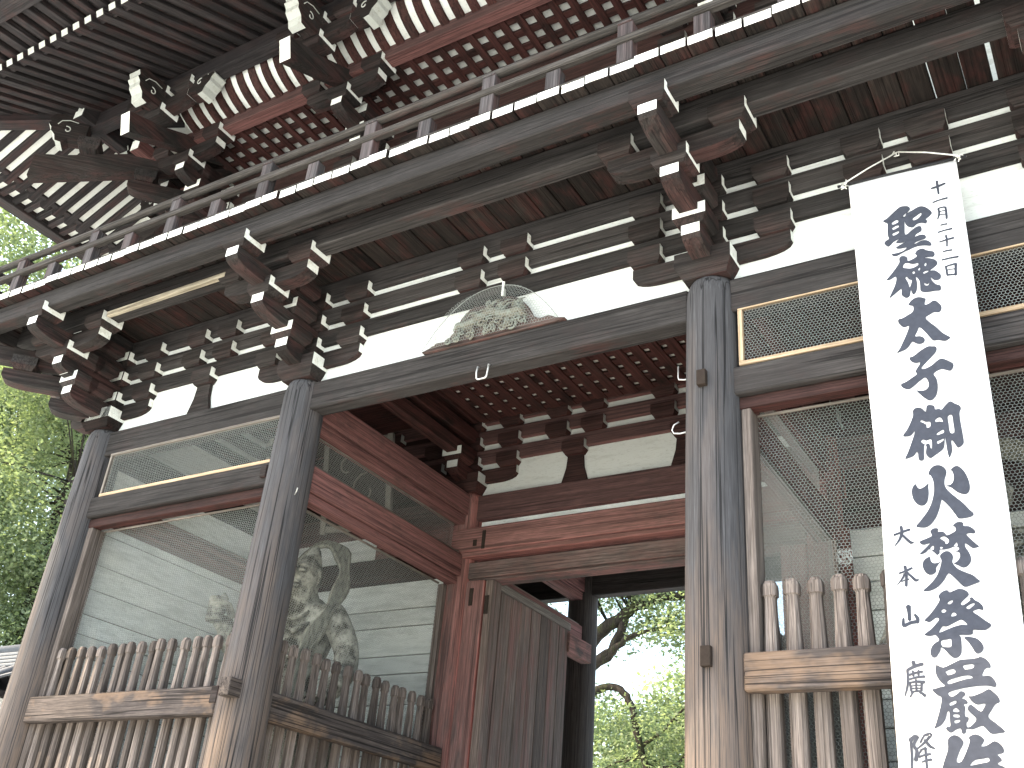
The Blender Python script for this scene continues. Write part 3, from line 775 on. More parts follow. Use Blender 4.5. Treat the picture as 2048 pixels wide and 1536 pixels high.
# ------------------------------------------------------------------ hexagonal wire netting
def hexnet(wd, ht, p=.0255, r=.0016, bulge=None, inside=None):
    """flat netting in x,z from (0,0) to (wd,ht): every wire a three sided rod"""
    nx = int(wd/p)+2; ry = p*.80; nz = int(ht/ry)+2
    I, J = np.meshgrid(np.arange(nx), np.arange(nz), indexing='ij'); I = I.ravel(); J = J.ravel()
    jx = lambda n: rng.normal(0, p*.05, n)
    cx = (I+.5*(J % 2))*p; cz = J*ry
    hw = p/2; q = p*.27; tpz = p*.53
    # shared nodes are hashed so neighbours stay joined after the small irregularities
    def node(x, z):
        h = np.sin(np.round(x/p*2)*12.9898+np.round(z/p*50)*78.233)*43758.5453; h2 = np.sin(np.round(x/p*2)*39.34+np.round(z/p*50)*11.135)*24634.63
        return np.stack([x+(h-np.floor(h)-.5)*p*.16, np.zeros_like(x), z+(h2-np.floor(h2)-.5)*p*.16], 1)
    a = node(cx-hw, cz+q); b = node(cx, cz+tpz); c = node(cx+hw, cz+q); d = node(cx+hw, cz-q)
    P0 = np.concatenate([a, b, c]); P1 = np.concatenate([b, c, d])
    m = (P0[:, 0] > 0) & (P1[:, 0] > 0) & (P0[:, 0] < wd) & (P1[:, 0] < wd) & (P0[:, 2] > 0) & (P1[:, 2] > 0) & (P0[:, 2] < ht) & (P1[:, 2] < ht)
    if inside is not None: m &= inside(P0) & inside(P1)
    P0 = P0[m]; P1 = P1[m]
    if bulge is not None:
        P0[:, 1] = bulge(P0); P1[:, 1] = bulge(P1)
    n = len(P0); dr = P1-P0; dr /= np.linalg.norm(dr, axis=1)[:, None]
    u = np.cross(dr, np.array([0, 1., 0])); u /= np.linalg.norm(u, axis=1)[:, None]; v = np.cross(dr, u)
    V = []
    for P in (P0, P1):
        for k in range(3):
            an = 2.094*k+.5; V.append(P+(u*math.cos(an)+v*math.sin(an))*r)
    V = np.stack(V, 1).reshape(-1, 3)
    base = np.arange(n)[:, None]*6
    F = np.concatenate([np.stack([base[:, 0]+k, base[:, 0]+(k+1) % 3, base[:, 0]+3+(k+1) % 3, base[:, 0]+3+k], 1) for k in range(3)])
    me = bpy.data.meshes.new('netting'); me.vertices.add(len(V)); me.vertices.foreach_set('co', V.ravel())
    me.loops.add(F.size); me.loops.foreach_set('vertex_index', F.ravel())
    me.polygons.add(len(F)); me.polygons.foreach_set('loop_start', np.arange(0, F.size, 4)); me.polygons.foreach_set('loop_total', np.full(len(F), 4))
    me.materials.append(M['wire']); me.update(calc_edges=True); return me
def screen(name, label, loc, rotz, wd, ht, frame=None, fw=.035, bottom=None, group=None):
    t = thing('wire_screen', label, 'wire screen', loc, group); t.rotation_euler = (0, 0, rotz)
    o = link(bpy.data.objects.new('netting', hexnet(wd, ht)), t); o.location = (0, .0, 0)
    if frame:
        b = bottom or frame
        box('frame_bar', -fw, wd+fw, -.022, .022, -fw, 0, b, t, 'x', .003); box('frame_bar', -fw, wd+fw, -.022, .022, ht, ht+fw, frame, t, 'x', .003)
        box('frame_bar', -fw, 0, -.021, .021, .002, ht-.002, frame, t, 'z', .003); box('frame_bar', wd, wd+fw, -.021, .021, .002, ht-.002, b, t, 'z', .003)
    else:
        for z in (-.02, ht): box('frame_bar', 0, wd, -.008, .012, z, z+.02, M['oldframe'], t, 'x', .003)
    return t
screen('s', 'narrow wood framed wire screen under the head beam of the left bay', (W0+.325, -.075, 5.445), 0, 2.44, .445, M['oldframe'], .034, M['newwood'])  # lower and right bars in warmer wood: orange light put into the colour
screen('s', 'narrow pale framed wire screen above the tie beam, partly behind the banner', (W2+.26, -.075, 5.455), 0, 2.44, .45, M['newwood'], .034)
screen('s', 'tall wire screen closing the front of the left statue niche', (W0+.285, .105, 1.8), 0, 2.40, 3.275)
screen('s', 'tall wire screen closing the front of the right statue niche behind the banner', (W2+.285, .105, 1.8), 0, 2.40, 3.275)
screen('s', 'tall wire screen beside the red door pillar, facing the passage', (W1-.105, .285, 1.8), R(90), 2.40, 3.285)
screen('s', 'tall wire screen facing the passage, behind the right round pillar', (W2+.105, .285, 1.8), R(90), 2.40, 3.285)
screen('s', 'dark wire screen between the two red side beams of the left niche', (W1-.02, .25, 5.49), R(90), 2.48, .315)
screen('s', 'dark wire screen between the two side beams of the right niche', (W2+.02, .25, 5.49), R(90), 2.48, .315)
def guard():
    t = thing('wire_guard', 'bulging wire net guard over the carved frog-leg strut above the centre beam', 'wire net', (1.50, -.13, 6.20))
    half = .70
    ins = lambda P: (P[:, 2] < .50*np.clip(1-np.abs((P[:, 0]-half)/half)**2.2, 0, 1)+.0)
    bul = lambda P: -.02-.10*np.clip(1-((P[:, 0]-half)/half)**2, 0, 1)*np.sin(np.clip(P[:, 2]/.5, 0, 1)*3.0+.1)
    link(bpy.data.objects.new('netting', hexnet(1.4, .52, .027, .0013, bul, ins)), t)
    pts = [(half+half*u, -.025, .50*max(0, 1-abs(u)**2.2)+.005) for u in np.linspace(-1, 1, 24)]
    v, f = tube(pts, .0035, 5); link(bpy.data.objects.new('edge_wire', mesh(v, f, [M['wire']], None, True)), t)
guard()
def wire_ball():
    a = Acc(); rk = random.Random(9)
    for i in range(34):
        pts = []; d = Vector((rk.gauss(0, 1), rk.gauss(0, .6), rk.gauss(0, 1))).normalized(); e = Vector((rk.gauss(0, 1), rk.gauss(0, 1), rk.gauss(0, 1))).normalized()
        ph = rk.uniform(0, 6); sp = rk.uniform(.8, 2.6); r = rk.uniform(.035, .07)
        for t in np.linspace(0, 1, 8):
            q = (d*math.cos(ph+sp*t)+e*math.sin(ph+sp*t)); q.normalize(); pts.append(q*r)
        a.add(tube(pts, .0013, 3))
    o = a.build('wire_tangle', M['wire']); o.location = (5.045, .03, 3.93); o.scale = (1, .5, 1)
    o['label'] = 'round tangle of loose wire caught in the right niche screen above the pickets'; o['category'] = 'wire'
wire_ball()

# ------------------------------------------------------------------ picket fences
def picket_mesh(seed, kk=1.):
    rp = random.Random(seed); c = .26
    sec = [(1.0, .050), (3.20, .050), (3.38, .0475), (3.60, .040), (3.685, .0375), (3.70, .041), (3.708, .049), (3.76, .050), (3.785, .047), (3.79, .040), (3.806, .036), (3.813, .022)]
    vs = []; F = []
    for z, h in sec:
        h *= kk; k = h*c*1.6
        for x, y in ((h, -h+k), (h, h-k), (h-k, h), (-h+k, h), (-h, h-k), (-h, -h+k), (-h+k, -h), (h-k, -h)): vs.append((x+rp.uniform(-.001, .001), y, z))
    n = 8
    for i in range(len(sec)-1):
        for k in range(n): F.append([i*n+k, i*n+(k+1) % n, (i+1)*n+(k+1) % n, (i+1)*n+k])
    F.append([(len(sec)-1)*n+k for k in range(n)])
    return mesh(vs, F, [M['picket']])
PK = [picket_mesh(i) for i in range(4)]; PKS = [picket_mesh(i, .80) for i in range(4)]
def fence(label, p0, p1, railoff, n, start, step, jit, seed, rail):
    t = thing('picket_fence', label, 'picket fence', (p0[0], p0[1], 0)); rf = random.Random(seed)
    d = Vector((p1[0]-p0[0], p1[1]-p0[1], 0)); L = d.length; d.normalize(); ang = math.atan2(d.y, d.x)
    t.rotation_euler = (0, 0, ang)
    for i in range(n):
        o = bpy.data.objects.new('picket', (PKS if seed in (1, 3) else PK)[i % 4]); x = start+step*i+rf.uniform(-jit, jit)
        o.location = (x, .032, rf.uniform(-.008, .008)); o.rotation_euler = (rf.uniform(-.004, .004), rf.uniform(-.008, .008)*(jit > .01), rf.choice((0, 1.5708, 3.1416)))
        link(o, t)
    a, b = rail
    y0, y1 = (railoff-.055, railoff+.055)
    box('rail', a, b, y0, y1, 3.075, 3.315, M['railwood'], t, 'x', .012)
    box('rail', a, b, y0, y1, 1.62, 1.84, M['railwood'], t, 'x', .012)
    box('rail', a, b, y0+.115, y1+.055, 3.10, 3.17, M['picket'], t, 'x', .006)
fence('weathered picket fence before the left niche, its rail tinted with warm sun patches', (W0, 0), (W1, 0), -.075, 18, .30, .1435, .022, 1, (.20, 2.755))
fence('picket fence before the right niche, partly covered by the white banner', (W2, 0), (W3, 0), -.075, 17, .335, .1525, .003, 2, (.20, 2.76))
fence('picket fence running back along the passage to the red door pillar', (W1, 0), (W1, D), -.085, 16, .37, .1525, .006, 3, (.16, 2.76))
fence('picket fence along the passage hidden behind the right round pillar', (W2, D), (W2, 0), -.085, 16, .34, .1525, .006, 4, (.20, 2.76))

# ------------------------------------------------------------------ metal hooks
def hook(label, loc, pts, r=.008):
    v, f = tube(pts, r, 6); o = link(bpy.data.objects.new('metal_hook', mesh(v, f, [M['steel']], None, True))); o.location = loc
    o['label'] = label; o['category'] = 'hook'
hook('square metal hook hanging under the long centre beam below the carving', (2.165, -.115, 5.80),
     [(-.055, .02, .125), (-.055, -.005, .12), (-.058, -.012, .06), (-.05, -.012, .0), (-.035, -.012, -.012), (.035, -.012, -.012), (.05, -.012, .0), (.058, -.012, .06), (.055, -.005, .12), (.055, .02, .125)])
hook('upper of the two thin metal hooks on the left of the right round pillar', (W2-.17, .12, 5.52), [(0, 0, 0), (-.12, -.01, -.0), (-.16, -.01, .01), (-.165, -.01, .03), (-.165, -.01, .13)], .006)
hook('lower of the two thin metal hooks on the left of the right round pillar', (W2-.17, .12, 5.06), [(0, 0, 0.02), (-.15, -.01, -.0), (-.20, -.01, .01), (-.215, -.01, .04), (-.20, -.01, .08), (-.16, -.01, .10)], .006)
hook('bent wire hook on the right side of the left round pillar', (.19, -.08, 5.02), [(0, 0, 0), (.05, -.03, .02), (.06, -.035, .05)], .005)

# ------------------------------------------------------------------ votive plaque in the left niche
def plaque():
    t = thing('votive_plaque', 'dark framed wooden plaque with carved swirls hung high in the left niche', 'plaque', (-.72, 1.75, 6.02))
    t.rotation_euler = (R(12), 0, R(8))
    box('panel', -.40, .40, -.015, .015, -.48, .48, M['plaque'], t, 'z')
    for s in (-1, 1):
        box('frame_bar', s*.42-.035, s*.42+.035, -.03, .03, -.55, .55, M['plaqueline'], t, 'z'); box('frame_bar', -.384, .384, -.03, .03, s*.50-.035, s*.50+.035, M['plaqueline'], t, 'x')
    a = Acc(); rk = random.Random(4)
    for (x, z, r, s0) in ((-.12, .2, .16, 0), (.12, -.08, .2, 1.5), (-.1, -.3, .12, 3)):
        pts = [(x+r*(1-.7*u)*math.cos(s0+5*u), -.025, z+r*(1-.7*u)*math.sin(s0+5*u)) for u in np.linspace(0, 1, 20)]
        a.add(tube(pts, .011, 5))
    a.build('relief', M['plaqueline'], t, True)
plaque()

# ------------------------------------------------------------------ guardian statues
def skin(joints, bones, name, mat, parent, sub=2, root=0):
    me = bpy.data.meshes.new(name); me.from_pydata([j[:3] for j in joints], bones, []); o = link(bpy.data.objects.new(name, me))
    sm = o.modifiers.new('skin', 'SKIN'); sm.use_smooth_shade = True
    for i, j in enumerate(joints): me.skin_vertices[0].data[i].radius = (j[3], j[4] if len(j) > 4 else j[3]); me.skin_vertices[0].data[i].use_root = (i == root)
    ss = o.modifiers.new('sub', 'SUBSURF'); ss.levels = sub; ss.render_levels = sub
    bpy.context.view_layer.update()
    dg = bpy.context.evaluated_depsgraph_get(); m2 = bpy.data.meshes.new_from_object(o.evaluated_get(dg))
    o.modifiers.clear(); o.data = m2; m2.materials.clear(); m2.materials.append(mat); o.parent = parent
    m2.polygons.foreach_set('use_smooth', [True]*len(m2.polygons)); return o
def ribbon(pts, wd, th, name, mat, parent):
    P = [Vector(p) for p in pts]; n = len(P); vs = []; F = []
    for i in range(n):
        t = (P[min(i+1, n-1)]-P[max(i-1, 0)]).normalized(); s = t.cross(Vector((0, 1, 0)))
        s = s.normalized() if s.length > .05 else Vector((1, 0, 0))
        sy = Vector((0, 1, 0)); ww = wd*(.8+.25*math.sin(i*1.1))
        a = (sy*.75+s*.65).normalized(); b = t.cross(a).normalized()
        for k in range(7):
            u = k/6-.5; vs.append(P[i]+a*u*ww+b*(th*.5+.018*math.cos(u*16)))
        for k in range(6, -1, -1):
            u = k/6-.5; vs.append(P[i]+a*u*ww-b*(th*.5-.018*math.cos(u*16)))
    m = 14
    for i in range(n-1):
        for k in range(m): F.append([i*m+k, i*m+(k+1) % m, (i+1)*m+(k+1) % m, (i+1)*m+k])
    F += [list(range(m)), [(n-1)*m+k for k in range(m)]]
    return link(bpy.data.objects.new(name, mesh(vs, F, [mat], None, True)), parent)
def nio(label, loc, mirror, rotz):
    t = thing('guardian_statue', label, 'statue', loc)
    t.rotation_euler = (0, 0, rotz); s = -1 if mirror else 1
    J = [(0, 0, 1.62, .25, .20), (0, -.02, 1.85, .25, .20), (0, -.05, 2.15, .33, .25), (0, -.05, 2.45, .37, .27), (0, -.03, 2.66, .20, .17), (0, -.08, 2.80, .115, .12), (0, -.10, 2.95, .17, .18), (0, -.08, 3.10, .165, .18), (0, -.04, 3.25, .08, .08), (0, -.02, 3.36, .065, .065),
         # raised arm
         (-.42, -.03, 2.56, .165), (-.66, -.06, 2.30, .15), (-.72, -.16, 2.16, .14), (-.77, -.28, 2.30, .125), (-.78, -.38, 2.46, .09), (-.78, -.42, 2.56, .11),
         # lowered arm
         (.43, -.03, 2.55, .165), (.63, .0, 2.22, .14), (.72, -.06, 1.96, .125), (.78, -.30, 1.72, .10), (.80, -.42, 1.62, .07), (.80, -.50, 1.57, .08),
         # legs
         (-.22, 0, 1.40, .19), (-.34, -.10, .95, .165), (-.36, -.02, .52, .125), (-.37, .03, .12, .085), (-.38, -.14, .06, .09), (-.39, -.26, .05, .06),
         (.20, 0, 1.40, .19), (.27, -.05, .95, .165), (.27, .02, .52, .125), (.27, .05, .12, .085), (.29, -.12, .06, .09), (.30, -.24, .05, .06)]
    J = [(j[0]*s,)+tuple(j[1:]) for j in J]
    B = [(0,1),(1,2),(2,3),(3,4),(4,5),(5,6),(6,7),(7,8),(8,9),(3,10),(10,11),(11,12),(12,13),(13,14),(14,15),(3,16),(16,17),(17,18),(18,19),(19,20),(20,21),(0,22),(22,23),(23,24),(24,25),(25,26),(26,27),(0,28),(28,29),(29,30),(30,31),(31,32),(32,33)]
    skin(J, B, 'body', M['statue'], t)
    # fingers curled round a short club in the raised hand, spread on the lowered one
    h = Vector((-.78*s, -.42, 2.58)); k = []; kb = []
    a = Acc()
    q = lambda dx, dy, dz, k=1.45: (h.x+dx*k*s, h.y+dy*k, h.z+dz*k)
    for i in range(4):
        z = -.055+i*.042
        a.add(tube([q(-.07, .02, z), q(-.085, -.06, z), q(-.03, -.11, z), q(.045, -.095, z), q(.065, -.05, z)], [.038, .040, .038, .034, .026], 7))
    a.add(tube([q(.07, .02, -.03), q(.085, -.05, .03), q(.03, -.12, .07), q(-.02, -.13, .075)], [.044, .044, .038, .028], 7))
    a.build('fingers', M['statue'], t, True); a = Acc()
    g = Vector((.80*s, -.52, 1.55))
    for i, (dx, L) in enumerate(((-.07, .17), (-.025, .20), (.02, .19), (.062, .15))):
        a.add(tube([(g.x+dx, g.y, g.z), (g.x+dx*1.5, g.y-L*.55, g.z+.03), (g.x+dx*1.9, g.y-L, g.z-.01)], [.028, .026, .016], 7))
    a.add(tube([(g.x-.07*s, g.y+.03, g.z), (g.x-.15*s, g.y-.03, g.z+.03), (g.x-.18*s, g.y-.10, g.z+.02)], [.03, .027, .017], 7))
    a.build('fingers', M['statue'], t, True)
    # face: brow, nose, eyes, ears, open mouth
    f = Acc(); fy = -.27
    for q in (-1, 1):
        f.add(tube([(q*.02, fy, 3.06), (q*.07, fy-.015, 3.085), (q*.13, fy+.04, 3.06)], [.018, .024, .012], 6))
        f.add(tube([(q*.04, fy-.005, 3.02), (q*.075, fy-.01, 3.025), (q*.11, fy+.03, 3.015)], [.01, .024, .01], 6))
        f.add(tube([(q*.16, -.10, 3.07), (q*.185, -.09, 3.02), (q*.17, -.09, 2.90)], [.02, .03, .018], 6))
    f.add(tube([(0, fy, 3.05), (0, fy-.05, 2.98), (0, fy-.045, 2.955)], [.02, .035, .03], 6))
    f.add(tube([(-.07, fy+.02, 2.89), (-.03, fy-.01, 2.905), (.03, fy-.01, 2.905), (.07, fy+.02, 2.89)], .016, 6))
    f.add(tube([(-.06, fy+.03, 2.87), (0, fy, 2.845), (.06, fy+.03, 2.87)], .018, 6))
    f.build('face', M['statue'], t, True); f = Acc()
    # chest folds, ribs and necklace
    for q in (-1, 1):
        f.add(tube([(q*.03, -.30, 2.40), (q*.16, -.325, 2.34), (q*.30, -.25, 2.44)], [.02, .035, .02], 6))
        for z in (2.22, 2.12, 2.02): f.add(tube([(q*.04, -.285, z), (q*.16, -.275, z-.03), (q*.26, -.20, z)], [.010, .018, .010], 6))
    f.build('chest_carving', M['statue'], t, True); f = Acc()
    f.add(tube([(.22*math.sin(u), -.10-.20*math.cos(u*.7), 2.58-.10*math.cos(u)) for u in np.linspace(-1.5, 1.5, 12)], .022, 6))
    f.build('necklace', M['statue'], t, True)
    a = Acc(); a.add(tube([(h.x, h.y-.05, h.z-.20), (h.x, h.y-.05, h.z-.15), (h.x, h.y-.05, h.z-.1), (h.x, h.y-.05, h.z+.1), (h.x, h.y-.05, h.z+.15), (h.x, h.y-.05, h.z+.20)], [.012, .05, .035, .035, .05, .012], 8))
    a.build('club', M['statue'], t, True)
    # skirt and flying sashes
    n = 40; vs = []; F = []
    for z, rx, ry in ((1.78, .33, .27), (1.70, .35, .29), (1.4, .44, .34), (1.0, .58, .40), (.62, .72, .44), (.60, .70, .42)):
        for i in range(n):
            an = 6.2832*i/n; fo = 1+(.02+.09*(1.78-z))*math.sin(an*9+z*3); vs.append((rx*fo*math.cos(an)+.1*(1.78-z)*s, ry*fo*math.sin(an), z+.06*math.sin(an*2)*(1.78-z)))
    for i in range(5):
        for k in range(n): F.append([i*n+k, i*n+(k+1) % n, (i+1)*n+(k+1) % n, (i+1)*n+k])
    link(bpy.data.objects.new('skirt', mesh(vs, F, [M['gilt']], None, True)), t)
    loop = [(-.55, .16, 1.3), (-.86, .22, 1.9), (-.82, .22, 2.6), (-.62, .22, 3.15), (-.30, .22, 3.45), (-.05, .20, 3.48), (.17, .18, 3.36), (.31, .13, 3.14), (.40, .02, 2.86), (.46, -.16, 2.58), (.44, -.30, 2.32), (.37, -.36, 2.05), (.33, -.38, 1.7), (.40, -.34, 1.25), (.60, -.22, .85)]
    loop = [(x*s, y, z) for x, y, z in loop]
    fine = []
    for i in range(len(loop)-1):
        p0, p1, p2, p3 = (np.array(loop[min(max(i+j, 0), len(loop)-1)]) for j in (-1, 0, 1, 2))
        for u in (0, .33, .66): fine.append(.5*((2*p1)+(-p0+p2)*u+(2*p0-5*p1+4*p2-p3)*u*u+(-p0+3*p1-3*p2+p3)*u**3))
    ribbon(fine, .19, .04, 'sash', M['gilt'], t)
    # rocky plinth
    rk = random.Random(6); v, fc = tube([(0, 0, -.75), (0, 0, -.3), (0, 0, 0), (0, 0, .02)], [.85, .8, .70, .45], 14)
    link(bpy.data.objects.new('rock_plinth', mesh([(p[0]*(1+rk.uniform(-.12, .12)), p[1]*.75*(1+rk.uniform(-.12, .12)), p[2]) for p in v], fc, [M['statue']])), t)
nio('carved guardian statue with raised fist and looping sash, behind the netting of the left niche', (-.95, 1.55, 1.85), False, R(0))
nio('carved guardian statue behind the netting of the right niche and the banner', (5.75, 1.6, 1.85), True, R(0))

